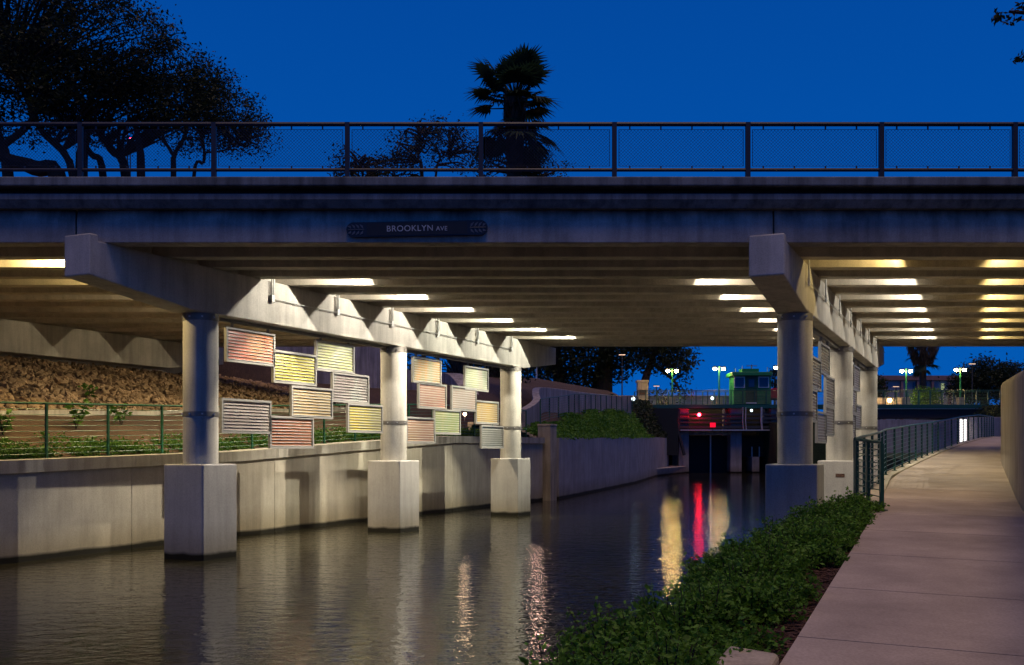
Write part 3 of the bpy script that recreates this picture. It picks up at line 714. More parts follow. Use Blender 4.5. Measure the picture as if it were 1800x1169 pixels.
# planted slope above the far wall
C = []
for i in range(5200):
    Y = random.uniform(47.5, 84); t = random.uniform(.15, 2.0+.3*math.sin(Y)); p = lpt(Y, t)
    hh = .26*max(.2, math.sin(Y*.8)*.3+.7)
    for j in range(7): C.append((p.x+random.gauss(0,.16), p.y+random.gauss(0,.16), p.z+hh*random.random()))
C2 = []
for i in range(1500):
    Y = random.uniform(82, 99); t = random.uniform(.1, 4.5); p = lpt(Y, t)
    for j in range(7): C2.append((p.x+random.gauss(0,.2), p.y+random.gauss(0,.2), p.z+.6*random.random()))
tag(link("shade_toned_shrubbery", quads_mesh("shade_toned_shrubbery", leaf_quads(np.array(C2), .2, .2), M_LEAFD)), "shrubs coloured almost black for the shade under the footbridge end", "shrubs", kind="stuff")  # the shadow here is put into the darker leaf colour
tag(link("slope_shrubbery", quads_mesh("slope_shrubbery", leaf_quads(np.array(C), .15, .2), M_LEAFS)), "dark green shrubs filling the slope above the far canal wall", "shrubs", kind="stuff")

# ------------------------------------------------------------------ right planting strip beside the near walkway
def wid(Y): return interp(Y, [2, 5, 8, 11, 14, 16.5], [1.4, 1.35, 1.35, 1.2, 1.05, .7])
def spt(Y, t):   # t 0..1 across the strip from the walkway edge to the water
    e = Vector((rx(Y)-.002, Y, rz(Y)-.035)); w = wid(Y)+.45
    return e + Vector((-.91,.41,0))*w*t + Vector((0,0,-.05 - .16*t - .6*max(0,t-.78)*4))
grid_mesh("planting_bed", list(np.linspace(-2, 17.4, 60)), list(np.linspace(0, 1, 9)), spt, M_MULCH)
m = MB()
for i in range(3500):     # mulch chips along the path edge
    Y = random.uniform(4, 16.5); p = spt(Y, abs(random.gauss(0,.22))); s = random.uniform(.012,.035)
    A = Matrix.Rotation(random.uniform(0,6.3),3,'Z') @ Matrix.Rotation(random.gauss(0,.5),3,'X')
    m.box(p+Vector((0,0,.012)), (s*2.6, s, .008), A)
tag(m.build("mulch_chips", M_MULCH), "brown mulch chips between the shrubs and the walkway", "mulch", kind="stuff")
C = []; S2 = []; stems = MB()
mounds = []
for i in range(112):
    Y = 3.2 + 13.4*(i+random.random())/112; f = random.choice((.28,.5,.7,.9))+random.uniform(-.1,.1); w = wid(Y); e = spt(Y, f*w/(w+.45))
    mounds.append((e, random.uniform(.28,.46)*(.8 if f < .4 else 1), random.uniform(.22,.44)*(.75 if f < .4 else 1)))
for e, r, h in mounds:
    for i in range(34):
        w1 = random.uniform(0,6.3); q = r*math.sqrt(random.random()); zt = h*math.sqrt(max(.05, 1-(q/r)**2))*random.uniform(.75,1.15)
        a = e+Vector((math.cos(w1)*q*.35, math.sin(w1)*q*.35, 0)); top = e+Vector((math.cos(w1)*q, math.sin(w1)*q, zt))
        if random.random() < .12: top += Vector((random.gauss(0,.05), random.gauss(0,.05), random.uniform(.04,.13)))   # sprigs standing out
        bend = a.lerp(top,.6)+Vector((0,0,.04)); stems.tube([a, bend, top], [.006,.005,.0025], 4, False)
        for j in range(34):
            g = random.uniform(.3,1.03); r_ = a.lerp(bend, g/.6) if g < .6 else bend.lerp(top, (g-.6)/.4)
            C.append((r_.x+random.gauss(0,.032), r_.y+random.gauss(0,.032), r_.z+random.gauss(0,.026))); S2.append(random.uniform(.55,1.35))
hd = thing("low_shrubs", "mass of low leafy green shrubs between the walkway and the water", "shrubs", (3, 9, -1.5)); hd["kind"] = "stuff"
stems.build("stems", M_BARK, hd)
link("leaves", quads_mesh("leaves", leaf_quads(np.array(C)-np.array((3,9,-1.5)), .040, .35, .55, .45), M_LEAFS), (3,9,-1.5), hd)
pv = P(1312, 1160, 6.7)
tag(MB().hexa([P(1240,1185,6.35)+Vector((0,0,-.3)), P(1352,1190,6.30)+Vector((0,0,-.3)), P(1372,1152,6.85)+Vector((0,0,-.3)), P(1285,1136,7.1)+Vector((0,0,-.3)),
     P(1236,1182,6.35), P(1348,1186,6.30), P(1370,1148,6.85), P(1282,1133,7.1)]).build("concrete_block", M_SAND, bevel=.03), "broken tan concrete block lying in the bed beside the walkway", "block")

# ------------------------------------------------------------------ lock gates, footbridge, booth (about 100 m off)
Yg = 100.0
fb = thing("footbridge", "dark flat footbridge crossing the canal behind the lock", "bridge", P(1430, 716, Yg))
def span(name, u0, u1, v0, v1, Y0, Y1, mat, par, bev=0):
    a = P(u0, v1, Y0); b = P(u1, v0, Y0); return MB().box(((a.x+b.x)/2, (Y0+Y1)/2, (a.z+b.z)/2), (b.x-a.x, Y1-Y0, b.z-a.z)).build(name, mat, par, bevel=bev)
span("deck", 1116, 1756, 711, 717.5, 99.5, 102.5, M_TEAL, fb)
span("edge_trim", 1530, 1752, 717.6, 719, 99.6, 102.3, M_WHITE, fb)
span("girder", 1530, 1742, 719.1, 735, 99.8, 102.2, paint("girder_brown", (.035,.022,.022), .6), fb)
for dy, lb in ((99.7, "near"), (102.3, "far")):
    us = np.arange(1120, 1756, 20.5)
    railing("footbridge_railing", "dark green %s-side railing of the footbridge by the lock" % lb, [(P(u,711,Yg).x, dy) for u in us], [4.395]*len(us), 1.36, M_TEAL, 9, .04, .012, .035)
lock = thing("lock_structure", "dark lock gate structure with concrete piers and steel beams over the water", "lock", P(1280, 830, Yg))
for u0, u1, v0, v1 in ((1193,1211,716,831),(1284,1304,716,832),(1355,1372,716,832)): span("pier", u0, u1, v0+1.6, v1+8, Yg, Yg+4, M_WALL2, lock, .05)
span("low_pier", 1322, 1335, 803, 842, Yg+.2, Yg+3, M_WALL2, lock, .05)
span("gate_leaf", 1211.5, 1248.2, 766, 842, Yg+1.6, Yg+2.0, M_SHADE, lock); span("gate_leaf", 1250, 1283.5, 766, 842, Yg+1.6, Yg+2.0, M_SHADE, lock)  # leaves coloured black for the darkness of the lock openings
span("gate_pole", 1248.2, 1250.2, 764, 836, Yg+1.2, Yg+1.4, M_WHITE, lock)
span("sluice_panel", 1304.5, 1354.5, 766, 803, Yg+1.5, Yg+1.9, paint("sluice_brown", (.03,.022,.015), .7), lock)
span("dark_backing", 1186, 1380, 718, 842, Yg+4.2, Yg+4.6, M_SHADE, lock)  # black sheet added for the dark inside the openings
for v0, v1, dy in ((727,730,.1),(733.5,737,.05),(741,744,.1),(748.5,753,0),(754.5,756.5,-.1)): span("steel_beam", 1190, 1372, v0, v1, Yg-.5+dy, Yg-.1+dy, M_DARK, lock)
span("pipe_rail", 1196, 1372, 755, 757, Yg-.75, Yg-.65, M_GALV, lock); span("gate_sill", 1211.5, 1283.5, 758.5, 764.5, Yg+.3, Yg+1.0, M_SAND, lock)
for u in (1306, 1338, 1339.5, 1311): MB().tube([P(u,716,Yg-.6), P(u-.5,740,Yg-.6), P(u+1,757,Yg-.6)], .05, 6).build("pipe", M_GALV, lock)
for u, v in ((1322,785),(1335,785)): span("guide_post", u-.8, u+.8, v, v+18, Yg+.8, Yg+1.0, M_WHITE, lock)
span("winch_frame", 1183, 1196, 719, 764, Yg-.4, Yg+.1, M_DARK, lock)
MB().tube([P(1188,722,Yg-.5), P(1193,762,Yg-.5), P(1203,800,Yg-.5)], .16, 6).build("strut", M_DARK, lock)
abx = thing("footbridge_abutment", "abutment under the end of the footbridge, coloured black for the shadow", "abutment", P(1160, 765, 98))
span("abutment_shade", 1098, 1192, 717.8, 800, 95.5, 104, M_SHADE, abx)  # the bank's shadow is put into the block's black colour
# booth
bo = thing("gate_booth", "small dark green lock keeper's booth with white window frames on the footbridge", "booth", P(1322, 708.5, 101))
def bspan(name, u0, u1, v0, v1, y0, y1, mat, par, bev=0): return span(name, u0, u1, v0, v1, y0, y1, mat, par, bev)
bspan("body", 1290, 1355, 660.5, 710.5, 99.95, 102.1, M_BOOTH, bo)
bspan("roof", 1287.5, 1358, 653.5, 660.2, 99.5, 102.6, M_BOOTH, bo, .05); bspan("roof_box", 1304, 1334, 648, 653.3, 100.3, 101.6, M_BOOTH, bo)
for u0 in (1290.5, 1333):
    w = bspan("window", u0, u0+19, 662, 681.5, 99.88, 99.94, M_WHITE, bo)
    bspan("pane", u0+1.8, u0+17.2, 663.6, 679.8, 99.85, 99.875, M_GLASS, w)
dr = bspan("door", 1311.5, 1331, 661.5, 709.5, 99.86, 99.94, paint("door_green", (.008,.06,.025), .5), bo); bspan("pane", 1316, 1326, 667, 680, 99.83, 99.855, M_GLASS, dr)
bspan("threshold", 1312, 1330, 707.6, 709, 99.6, 99.85, M_WHITE, bo)
for u, v in ((1293,648),(1349,645),(1305,643)): bspan("antenna", u-.5, u+.5, v, 653.4, 100.4, 100.46, M_WHITE, bo)
MB().tube([P(1312,643,101), P(1331,643,101)], .035, 5).tube([P(1321,641,101), P(1321,648,101)], .05, 5).build("antenna_bar", M_DARK, bo)
rc = P(1362, 690, 100.2); red = thing("equipment_cover", "round-topped red ribbed cover standing right beside the green booth", "cover", P(1362, 702, 100.2))
m = MB(); pts = []
for i in range(9): w = math.pi*i/8; pts.append((rc.x+.62*math.cos(w), rc.y, rc.z+.0+.45*math.sin(w)))
pts += [(rc.x-.62, rc.y, rc.z-.55), (rc.x+.62, rc.y, rc.z-.55)]
m.prism(pts, (0,-.1,0), (0,.6,0)).build("shell", M_RED, red)
for i in range(5): MB().box((rc.x, rc.y-.12, rc.z-.4+.17*i), (1.12-.06*max(0,i-2)**2, .04, .05)).build("rib", M_RED, red)
MB().box((rc.x, rc.y+.2, rc.z-.65), (1.0,.5,.2)).build("base", M_DARK, red)
# red signal and red sign
def globe(name, label, p, r, mat, stem, smat=M_DARK, power=0, colr=(1,1,1)):
    t = thing(name, label, "lamp", p); MB().lathe(p, [(r*.2,-r),(r*.8,-r*.6),(r,0),(r*.8,r*.6),(r*.2,r)], 12).build("globe", mat, t, smooth=True)
    MB().tube([Vector(p)+Vector((0,.0,-r*.9)), Vector(p)+Vector((0,0,-stem))], .035, 6).build("stem", smat, t)
    if power:
        d = bpy.data.lights.new("bulb", "POINT"); d.energy = power; d.color = colr; d.shadow_soft_size = r; l = bpy.data.objects.new("bulb", d); col.objects.link(l); l.location = Vector(p)+Vector((0,-r-.12,0))
    return t
globe("signal_lamp", "round glowing red signal lamp above the left lock gate", P(1229,729,99), .17, M_LAMPR, .9, power=0, colr=(1,.02,.03))
rs = thing("signal_board", "blurred red glowing board hung below the red signal lamp", "sign", P(1253,757,99.2))
MB().box(P(1253,747,99.2), (.52,.06,.42)).build("lit_face", M_REDSIGN, rs); MB().tube([P(1253,735,99.25), P(1253,757,99.25)], .03, 5).build("bracket", M_DARK, rs)
globe("globe_lamp", "small white globe lamp at the end of the upper path railing", P(1113,701,90), .17, M_LAMPC, .9, power=6, colr=(.75,.95,1))
globe("globe_lamp", "small white globe lamp between the lamp posts on the footbridge", P(1252,700,104), .17, M_LAMPC, 1.2)
globe("globe_lamp", "small bluish work lamp glowing under the green booth", P(1321,721.5,99.1), .13, M_LAMPC, .5)
globe("path_lamp", "small orange lamp beside the brick wall beyond the footbridge", P(1564,704,112), .2, M_LAMPW, 1.4, power=200, colr=(1,.55,.2))
def lamp_post(u, vh, label, heads=(-1,1), Y=101.2, base=True):
    b = P(u, 711, Y); b.z = 4.40; hz = (790-vh)/1800*Y; t = thing("lamp_post", label, "lamp post", b, "lamp posts on the footbridge")
    if base: MB().box(b+Vector((0,0,.38)), (.55,.55,.74)).build("base", M_SAND, t, bevel=.02)
    MB().tube([b+Vector((0,0,.75 if base else 0)), Vector((b.x,b.y,hz+.22))], [.09,.06], 8).build("pole", M_BOOTH, t, smooth=True)
    m = MB().tube([Vector((b.x-.6,b.y,hz+.22)), Vector((b.x+.6,b.y,hz+.22))], .03, 6).build("arm", M_DARK, t)
    for s in heads:
        c = Vector((b.x+s*.42, b.y, hz)); h = MB().box(c+Vector((0,0,.13)), (.42,.42,.06)).build("lamp_head", M_DARK, t)
        MB().lathe(c, [(.05,-.17),(.16,-.10),(.19,-.02),(.13,.06)], 12).build("globe", M_LAMPW, h, smooth=True)
lamp_post(1181.5, 651.5, "double lamp post nearest the leafy trees left on the footbridge")
lamp_post(1264, 648, "double lamp post just left of the green booth")
lamp_post(1371, 646, "lamp post showing one lamp beside the near column", (-1,))
lamp_post(1593, 652, "double lamp post in front of the shaggy palm")
lamp_post(1688, 650, "double lamp post in front of the dark round tree")
# slim poles with T-shaped heads
def t_lamp(u, vh, Y, zb, label, mat=M_TLAMP, w=.8, r=.06):
    b = P(u, 700, Y); b.z = zb; hz = (790-vh)/1800*Y; t = thing("street_light", label, "street light", b, "slim street lights")
    MB().tube([b, Vector((b.x,b.y,hz))], [r*1.3, r], 8).build("pole", M_DARK, t, smooth=True)
    h = MB().box((b.x,b.y,hz+.08), (w,.3,.08)).build("lamp_head", M_DARK, t); MB().box((b.x,b.y,hz+.02), (w*.85,.26,.03)).build("lens", mat, h)
t_lamp(1093.5, 624, 112, 3.0, "tall slim street light standing clear of the trees behind the upper path")
t_lamp(1154, 679, 125, 3.0, "short T-headed street light left of the first lamp post")
t_lamp(1575, 680, 125, 3.0, "short T-headed street light left of the shaggy palm")
t_lamp(1709, 640, 120, 3.0, "T-headed street light in front of the dark round tree")
for u, lb in ((943, "very tall street light whose lamp the bridge hides, right of the last column"),):
    Y = 105; b = P(u, 700, Y); b.z = 4.2; hz = 11.4; t = thing("street_light", lb, "street light", b, "slim street lights")
    MB().tube([b, Vector((b.x,b.y,hz))], [.10,.07], 8).build("pole", M_GALV, t, smooth=True)
    h = MB().box((b.x,b.y,hz+.25), (.9,.5,.12)).build("lamp_head", M_DARK, t); MB().lathe((b.x,b.y,hz), [(.1,-.2),(.3,-.05),(.3,.15)], 12).build("lens", M_TALL, h)
# kiosk, building, walls on the right
kk = thing("gate_pillar", "cream stucco pillar with small roof at the end of the footbridge", "pillar", P(1130, 711, 104))
span("shaft", 1121, 1139, 672, 712, 103, 104, M_SAND, kk); span("coping", 1119.5, 1140.5, 668, 671.8, 102.9, 104.1, M_SAND, kk); span("niche_panel", 1124, 1136, 685, 694, 102.94, 102.99, M_MULCH, kk)
bld = thing("warehouse_building", "long low blue-grey building with pinkish roof band beyond the footbridge", "building", P(1620, 745, 165))
M_BW = concrete("building_wall", (.32,.36,.42), .1, .1); M_BR = concrete("roof_band", (.30,.17,.17), .1, .1)
span("wall", 1540, 1712, 668.5, 760, 165, 185, M_BW, bld); span("roof_band", 1538, 1714, 660, 668, 164.4, 186, M_BR, bld)
for u in (1553, 1584, 1612, 1638, 1668): span("column", u, u+4, 668.6, 745, 164.5, 164.95, M_BR, bld)
for u in (1605, 1622): span("window", u, u+7, 672, 687, 164.85, 164.96, M_GLASS, bld)
span("lit_window", 1655, 1660, 674, 685, 164.8, 164.9, glow("lit_window", (.75,.85,.35), .35), bld)
lb2 = thing("low_building", "long pale low building wall glimpsed behind the footbridge railing", "building", P(1200, 720, 150))
span("wall", 985, 1300, 697, 735, 150, 160, M_BW, lb2); span("roof", 983, 1302, 695, 696.8, 149.6, 160.4, M_BW, lb2)
for u in range(1190, 1290, 8): span("fence_bar", u, u+1.5, 716, 731, 140, 140.1, M_WHITE, lb2)
rb = thing("brick_wall", "low reddish wall lit by the orange path lamp", "wall", P(1560, 712, 114)); span("wall_face", 1540, 1586, 699, 720, 114, 114.5, M_RET, rb)
bw = thing("boarded_wall", "pale blue-lit vertical boarded retaining wall under the footbridge", "wall", P(1600, 775, 92))
for i in range(16): span("board", 1500+11.6*i, 1500+11.6*i+11.2, 737.5+.05*i, 812, 92+.02*(i%2), 92.4, M_WALL2, bw)
wall_poly("underpass_wall", "pinkish wall under the footbridge washed by a bright white light", [P(1640,746,86),P(1670,737,82),P(1700,733.5,79),P(1762,733,76),P(1800,733,74)], M_RET, .5, -.5)
wlp = P(1692, 742, 79); wlt = thing("light_wash_panel", "bright white glowing panel standing for the light washed on the wall", "lamp", wlp)
MB().box(wlp+Vector((0,-.02,-.65)), (.56,.10,1.85)).build("housing", M_DARK, wlt); MB().box(wlp+Vector((0,-.10,-.65)), (.48,.05,1.75)).build("lens", glow("light_wash_glow", (1.0,.93,.88), 2.6), wlt)  # glowing panel added in the shape of the bright wash on the wall
# planted ground on the right between the walkway ramp and the boarded wall
m = MB().hexa([(rx(60)-3,60,-3.1),(rx(60)-.35,60,-3.1),(44,91.9,-3.1),(31,91.9,-3.1),(rx(60)-3,60,-.9),(rx(60)-.35,60,-.5),(44,91.9,-.1),(31,91.9,-.4)])
m.build("right_bank_lawn", M_GRASSG)["kind"] = "structure"
o = MB().hexa([(25,93,-2.9),(50,93,-2.9),(60,108.5,-2.9),(25,108.5,-2.9),(25,93,2.5),(50,93,3.0),(60,108.5,3.4),(25,108.5,2.8)]).build("grassy_slope", M_GRASSG); o["kind"] = "structure"

o = MB().hexa([(42.6,94,-2.9),(80,84,-2.9),(90,112,-2.9),(46,112,-2.9),(45.6,96,4.2),(80,86,4.4),(90,112,4.4),(46.5,112,4.2)]).build("right_embankment", M_GRASSG); o["kind"] = "structure"
C2 = []
for i in range(900):
    f = random.random(); p = Vector((42.8,93.9,2.0)).lerp(Vector((56,91,4.2)), f) + Vector((random.gauss(0,.3),random.gauss(0,.3),random.uniform(0,2.0)*(1-f*.4)))
    for j in range(6): C2.append((p.x+random.gauss(0,.2), p.y+random.gauss(0,.2), min(4.7, p.z+random.gauss(0,.2))))
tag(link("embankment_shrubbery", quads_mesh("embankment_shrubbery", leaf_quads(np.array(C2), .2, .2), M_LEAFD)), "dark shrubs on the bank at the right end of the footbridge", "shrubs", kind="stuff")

# ------------------------------------------------------------------ trees
def tree(name, label, base, trunk, blobs, nclus, per, leaf, mat=M_LEAFD, r0=.3, crad=.45, nbr=40, group=None, shell=.5, droop=0.0):
    base = Vector(base); t = thing(name, label, "tree", base, group); m = MB(); nodes = []
    for line, ra, rb_ in trunk:
        ps = smooth_pts([Vector(p) for p in line], 5); m.tube(ps, list(np.linspace(ra, rb_, len(ps))), 8); nodes += ps[2:]
    cl = []
    vol = np.array([b[1]*b[2]*b[3] for b in blobs]); vol = vol/vol.sum()
    for (c, a, b, cc), v in zip([(Vector(q[0]), q[1], q[2], q[3]) for q in blobs], vol):
        for i in range(max(1, int(nclus*v))):
            d = Vector(rng.normal(size=3)).normalized(); r = random.random()**(1/3) if random.random() > shell else random.uniform(.75, 1.08)
            cl.append(c + Vector((d.x*a*r, d.y*b*r, d.z*cc*r)))
    for q in random.sample(cl, min(nbr, len(cl))):
        nd = min(nodes, key=lambda n_: (n_-q).length + .6*max(0, n_.z-q.z)); mid = nd.lerp(q, .5) + Vector((random.gauss(0,.25), random.gauss(0,.25), random.gauss(0,.2)+.15))
        m.tube(smooth_pts([nd, mid, q], 3), list(np.linspace(min(.09, r0*.35), .012, 7)), 5, False)
    m.build("trunk", M_BARK, t, smooth=True)
    C = np.array([tuple(q) for q in cl]); C = np.repeat(C, per, axis=0) + rng.normal(size=(len(cl)*per, 3))*np.array([crad, crad, crad*.7])
    link("crown", quads_mesh("crown", leaf_quads(C-np.array(base), leaf, .2), mat), base, t); return t
Yt = 50
def TP(u, v, dy=0): return P(u, v, Yt+dy)
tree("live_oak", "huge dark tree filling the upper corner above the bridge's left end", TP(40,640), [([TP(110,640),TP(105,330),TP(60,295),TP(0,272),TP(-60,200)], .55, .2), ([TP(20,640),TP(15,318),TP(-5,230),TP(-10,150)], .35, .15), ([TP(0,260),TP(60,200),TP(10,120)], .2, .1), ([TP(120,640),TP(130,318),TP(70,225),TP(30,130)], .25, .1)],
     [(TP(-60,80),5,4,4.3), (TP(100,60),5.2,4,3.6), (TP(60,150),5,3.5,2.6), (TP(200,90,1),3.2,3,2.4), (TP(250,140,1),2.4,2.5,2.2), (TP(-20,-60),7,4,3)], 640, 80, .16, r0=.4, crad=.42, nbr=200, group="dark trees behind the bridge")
tree("mesquite_tree", "dark multi-stemmed tree with leaning trunks behind the fence, second from the corner", TP(150,640,2), [([TP(150,640,2),TP(143,318,2),TP(150,240,2),TP(160,170,2)], .42, .16), ([TP(230,640,2),TP(222,318,2),TP(195,262,2),TP(165,220,2),TP(130,150,2)], .3, .1), ([TP(190,640,2),TP(182,318,2),TP(160,270,2),TP(120,225,2),TP(90,180,2)], .25, .05)],
     [(TP(180,170,2),4,3,2.2), (TP(300,160,2),2.8,2.5,2.3)], 250, 64, .15, crad=.38, nbr=110, group="dark trees behind the bridge")
tree("mesquite_tree", "forked dark tree with a slim curving trunk near the crown's ragged edge", TP(250,640,1), [([TP(252,640,1),TP(248,318,1),TP(246,262,1),TP(238,220,1)], .26, .14), ([TP(305,640,1),TP(305,318,1),TP(306,275,1),TP(322,245,1),TP(340,200,1)], .17, .08), ([TP(306,275,1),TP(285,245,1),TP(255,232,1)], .10,.05), ([TP(338,640,1),TP(340,318,1),TP(358,285,1),TP(357,250,1),TP(350,225,1)], .11, .06), ([TP(358,268,1),TP(395,264,1),TP(430,245,1)], .06,.03)],
     [(TP(330,195,1),2.4,2,2.0), (TP(390,215,1),2.3,2,1.5), (TP(370,150,1),1.4,1.4,1.1), (TP(430,240,1),1.35,1.2,1.0), (TP(378,122,1),.3,.4,.9)], 300, 48, .13, crad=.33, nbr=80, group="dark trees behind the bridge")
tree("shrubby_tree", "thin feathery bush rising behind the fence left of the palm", P(740,520,58), [([P(745,640,58),P(742,318,58),P(735,280,58),P(740,235,58)], .14, .05), ([P(770,640,58),P(765,318,58),P(790,270,58)], .1, .04)],
     [(P(745,255,58),1.9,1.5,1.2), (P(780,235,58),1.3,1.2,.9), (P(820,265,58),1.2,1.2,1.2), (P(700,285,58),1.3,1.2,.9)], 150, 26, .15, crad=.3, nbr=60)
tree("shrubby_tree", "low feathery bush showing over the bridge deck behind the fence", P(640,520,58), [([P(640,640,58),P(638,318,58),P(630,295,58)], .1, .05)],
     [(P(612,285,58),.75,1,.8), (P(645,298,58),1.9,1.2,.6), (P(690,302,58),1.6,1.2,.5), (P(600,312,58),.5,.8,.3)], 90, 26, .14, crad=.25, nbr=40)
tree("shrubby_tree", "low feathery bush right of the palm trunk behind the fence", P(950,520,58), [([P(930,640,58),P(932,318,58),P(935,290,58)], .1, .04), ([P(905,318,58),P(915,285,58),P(925,265,58)],.05,.03)],
     [(P(925,285,58),1.3,1,1.0), (P(960,300,58),1.3,1,.5), (P(860,290,58),1.1,1,.8)], 85, 24, .14, crad=.25, nbr=50)
# tree over the walkway at the right: only its outer twigs reach the picture
tw = Vector((11.0, 13.5, .5))
tree("oak_tree", "tree whose leafy twigs reach in at the upper right corner", tw, [([tw, tw+Vector((-.1,0,2.5)), tw+Vector((-.8,.1,4.4)), tw+Vector((-2.4,.3,5.2)), tw+Vector((-4.3,.3,5.40))], .2, .02), ([tw+Vector((-.3,0,3.2)), tw+Vector((-2.2,.2,4.5)), tw+Vector((-4.1,.3,4.78))], .07,.015)],
     [((8.6,13.8,6.2),1.0,.8,.5), ((7.15,13.8,5.92),.40,.3,.17), ((6.75,13.8,5.90),.30,.25,.12), ((6.42,13.8,5.84),.20,.2,.09), ((6.82,13.8,5.28),.17,.2,.05), ((10.2,13.6,6.9),2.2,2,1.2)], 420, 30, .075, crad=.06, nbr=160)
# trees behind the lock
Yb = 120
def tb(u, v, dy=0): return P(u, v, Yb+dy)
tree("cypress_tree", "dark tree just right of the last column behind the upper path", tb(985,735), [([tb(990,745),tb(985,690),tb(980,640),tb(975,590)], .9, .5)], [(tb(950,640),4.5,3,3.6),(tb(985,610),4,3,4),(tb(930,675),2.6,2,2),(tb(960,540),5.5,4,4.5),(tb(900,580),5,4,5)], 520, 40, .36, crad=.75, nbr=40, shell=.3)
tree("cypress_tree", "thick-trunked dark tree with a wide crown in the middle behind the upper path", tb(1060,735), [([tb(1058,745),tb(1058,700),tb(1062,650),tb(1070,600)], 1.5, .8)], [(tb(1030,630),4,3,3.5),(tb(1070,610),4,3,3),(tb(1035,672),2.6,2,2.2),(tb(1090,640),1.8,2,1.6),(tb(1050,520),6,4,5),(tb(1110,560),4,3,3.5)], 560, 40, .36, crad=.75, nbr=50, shell=.3)
tree("cypress_tree", "leafy tree leaning over the lamp posts above the cream pillar", tb(1130,735,-6), [([tb(1128,712,-6),tb(1132,680,-6),tb(1138,655,-6),tb(1150,620,-6)], .6, .3), ([tb(1150,640,-6),tb(1185,670,-6),tb(1196,690,-6)], .2, .1)], [(tb(1140,612,-6),3.5,3,2.2),(tb(1180,620,-6),2.6,2.5,2.4),(tb(1198,645,-6),1.2,1.5,1.6),(tb(1195,683,-6),1.0,1.2,1.0),(tb(1160,700,0),2.0,1.5,.7),(tb(1150,560,-6),4.2,3,3.5)], 380, 40, .30, crad=.55, nbr=50, shell=.35)
tree("cypress_tree", "dark tree glimpsed between the middle and last columns", P(860,700,80), [([P(868,715,80),P(870,660,80),P(872,600,80)], .6, .4)], [(P(870,625,80),2.4,2,2.2),(P(735,640,80),1.6,1.5,1.8),(P(800,620,80),1.5,1.5,.9),(P(900,640,80),1.5,1.5,2)], 150, 40, .24, crad=.5, nbr=20, shell=.3)
tree("round_tree", "dense dark round tree behind the footbridge at the right", tb(1730,740,20), [([tb(1730,760,20),tb(1730,690,20),tb(1735,650,20)], .6, .3)], [(tb(1735,672,20),4.6,3,2.4),(tb(1700,690,20),2.6,2,1.8),(tb(1775,668,20),2.5,2,2.2),(tb(1735,640,20),1.5,1.5,.8)], 420, 40, .32, crad=.6, nbr=30, shell=.3)
tree("round_tree", "dark shrub tree peeping out right of the last walkway-side column", tb(1545,730,0), [([tb(1545,745),tb(1545,700)], .2, .1)], [(tb(1545,690),.8,1,1.6),(tb(1543,668),.5,.8,.8)], 40, 36, .25, crad=.3, nbr=10)
tree("round_tree", "dark tree between the booth and the near column", tb(1362,720,10), [([tb(1362,740,10),tb(1362,670,10)], .2, .1)], [(tb(1364,672,10),.8,1,1.8)], 30, 36, .25, crad=.3, nbr=10)
tree("garden_shrub", "rounded green shrub at the foot of the shaggy palm", tb(1624,730,-8), [([tb(1624,725,-8),tb(1624,705,-8)], .1, .06)], [(tb(1624,702,-8),1.5,1.2,1.2),(tb(1640,697,-8),1.0,1,.9)], 110, 40, .17, M_LEAFS, crad=.25, nbr=10)
# mulch and stump on the left bank
st = P(806, 690, 62); stump = thing("palm_stump", "stubby brown palm trunk with old frond boots beside the ramp wall", "palm", st)
MB().tube([st, st+Vector((0,0,1.0)), st+Vector((.1,0,2.6))], [.5,.45,.6], 12).build("trunk", M_DRY, stump, smooth=True)
for i in range(46):
    w = i*2.4; z = .5+2.3*i/46; q = st+Vector((.45*math.cos(w), .45*math.sin(w), z)); e = q+Vector((.35*math.cos(w), .35*math.sin(w), .45))
    MB().tube([q, q.lerp(e,.6)+Vector((0,0,-.05)), e], [.11,.08,.04], 5).build("frond_boot", M_DRY, stump)

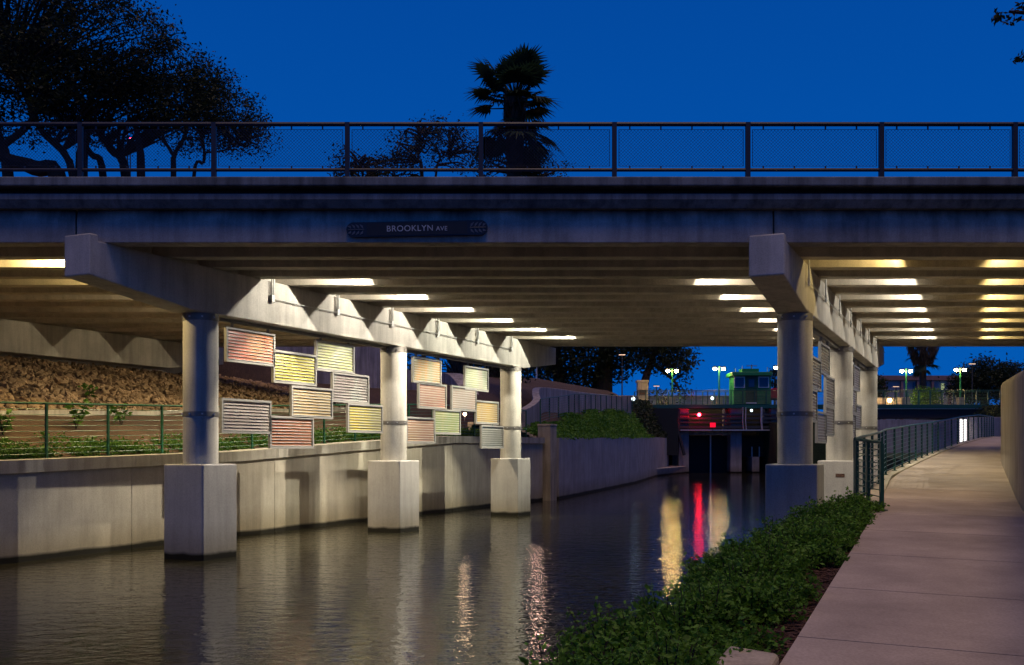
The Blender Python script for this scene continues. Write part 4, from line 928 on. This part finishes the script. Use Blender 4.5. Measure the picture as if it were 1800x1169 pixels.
def fan_palm(name, label, base, top, r, nf, fl, skirt, mat=M_LEAFP, spread=(-.9, 1.0), drop=2.6):
    base = Vector(base); top = Vector(top); top0 = top.copy(); t = thing(name, label, "palm tree", base)
    MB().tube(smooth_pts([base, base.lerp(top,.5)+Vector((.05,0,0)), top], 8), r, 12).build("trunk", M_DRY if skirt else M_BARK, t, smooth=True)
    for i in range(nf):
        az = i*2.399+random.uniform(-.6,.6); f = (i+random.random())/nf; L_ = fl*random.uniform(.65,1.15)
        if f < .68: el = 1.45*(1-f/.68)**.8 - .1 + random.uniform(-.2,.2); top = top0 - Vector((0,0,.9*f*random.random()))
        else: el = random.uniform(-.95,-.15); top = top0 - Vector((0,0,drop*random.uniform(.25,1))); L_ *= random.uniform(.8,1.15)
        hd_ = Vector((math.cos(az)*math.cos(el), math.sin(az)*math.cos(el), math.sin(el)))
        tip = top + hd_*L_*.55; m = MB(); m.tube([top, tip], [.05,.03], 4, False)
        side = hd_.cross(Vector((0,0,1))); side = side.normalized() if side.length > .05 else Vector((1,0,0)); up = side.cross(hd_)
        for j in range(25):
            a = R(-100+200*j/24); dd = (hd_*math.cos(a)+side*math.sin(a)).normalized(); ln = L_*.52*(.7+.3*math.cos(a))
            mid = tip+dd*ln*.55+up*.03; e = tip+dd*ln+Vector((0,0,-ln*random.uniform(.02,.32)))
            w2 = dd.cross(up).normalized()*.045*fl/2.0
            b0 = len(m.v); m.v += [tuple(tip-w2*.5), tuple(tip+w2*.5), tuple(mid+w2*1.2), tuple(e), tuple(mid-w2*1.2)]; m.f += [(b0,b0+1,b0+2,b0+4),(b0+4,b0+2,b0+3)]
        m.build("frond", mat, t)
    top = top0
    if skirt:
        C = []; 
        for i in range(1500):
            w = random.uniform(0,6.3); f = random.random(); rr = skirt[0]*(1-.45*f)*random.uniform(.6,1); C.append((top.x+rr*math.cos(w), top.y+rr*math.sin(w), top.z-f*skirt[1]))
        C = np.array(C); n = len(C); a = np.zeros((n,3)); a[:,2] = -.45; a[:,:2] = rng.normal(size=(n,2))*.08; b = rng.normal(size=(n,3))*.035; b[:,2] = 0
        V = np.stack([C-a, C+b, C+a, C-b], axis=1) - np.array(base)
        link("dead_frond_skirt", quads_mesh("dead_frond_skirt", V, M_DRY), base, t)
Yp = 55
fan_palm("fan_palm", "shaggy fan palm standing alone against the sky above the bridge", P(888,640,Yp), P(905,172,Yp), .34, 60, 2.85, (.62, 4.2), spread=(-.85, 1.0), drop=2.4)
fan_palm("fan_palm", "fan palm with hanging dead skirt beyond the footbridge at the right", P(1621,735,130), P(1622,608,130), .42, 20, 2.6, (2.1, 2.3))

# red aircraft-warning lights glimpsed through the tree
for u, v, lb in ((224,100,"tiny red light glimpsed through the big tree's crown"), (229,245,"tiny red light low between the tree trunks behind the fence")):
    p = P(u, v, 90); t = thing("mast_light", lb, "lamp", (p.x, p.y, 3.0)); MB().lathe(p, [(.04,-.12),(.12,0),(.04,.12)], 8).build("globe", M_LAMPR, t)
    MB().tube([Vector((p.x,p.y,3.0)), p], [.12,.05], 6).build("mast", M_DARK, t)
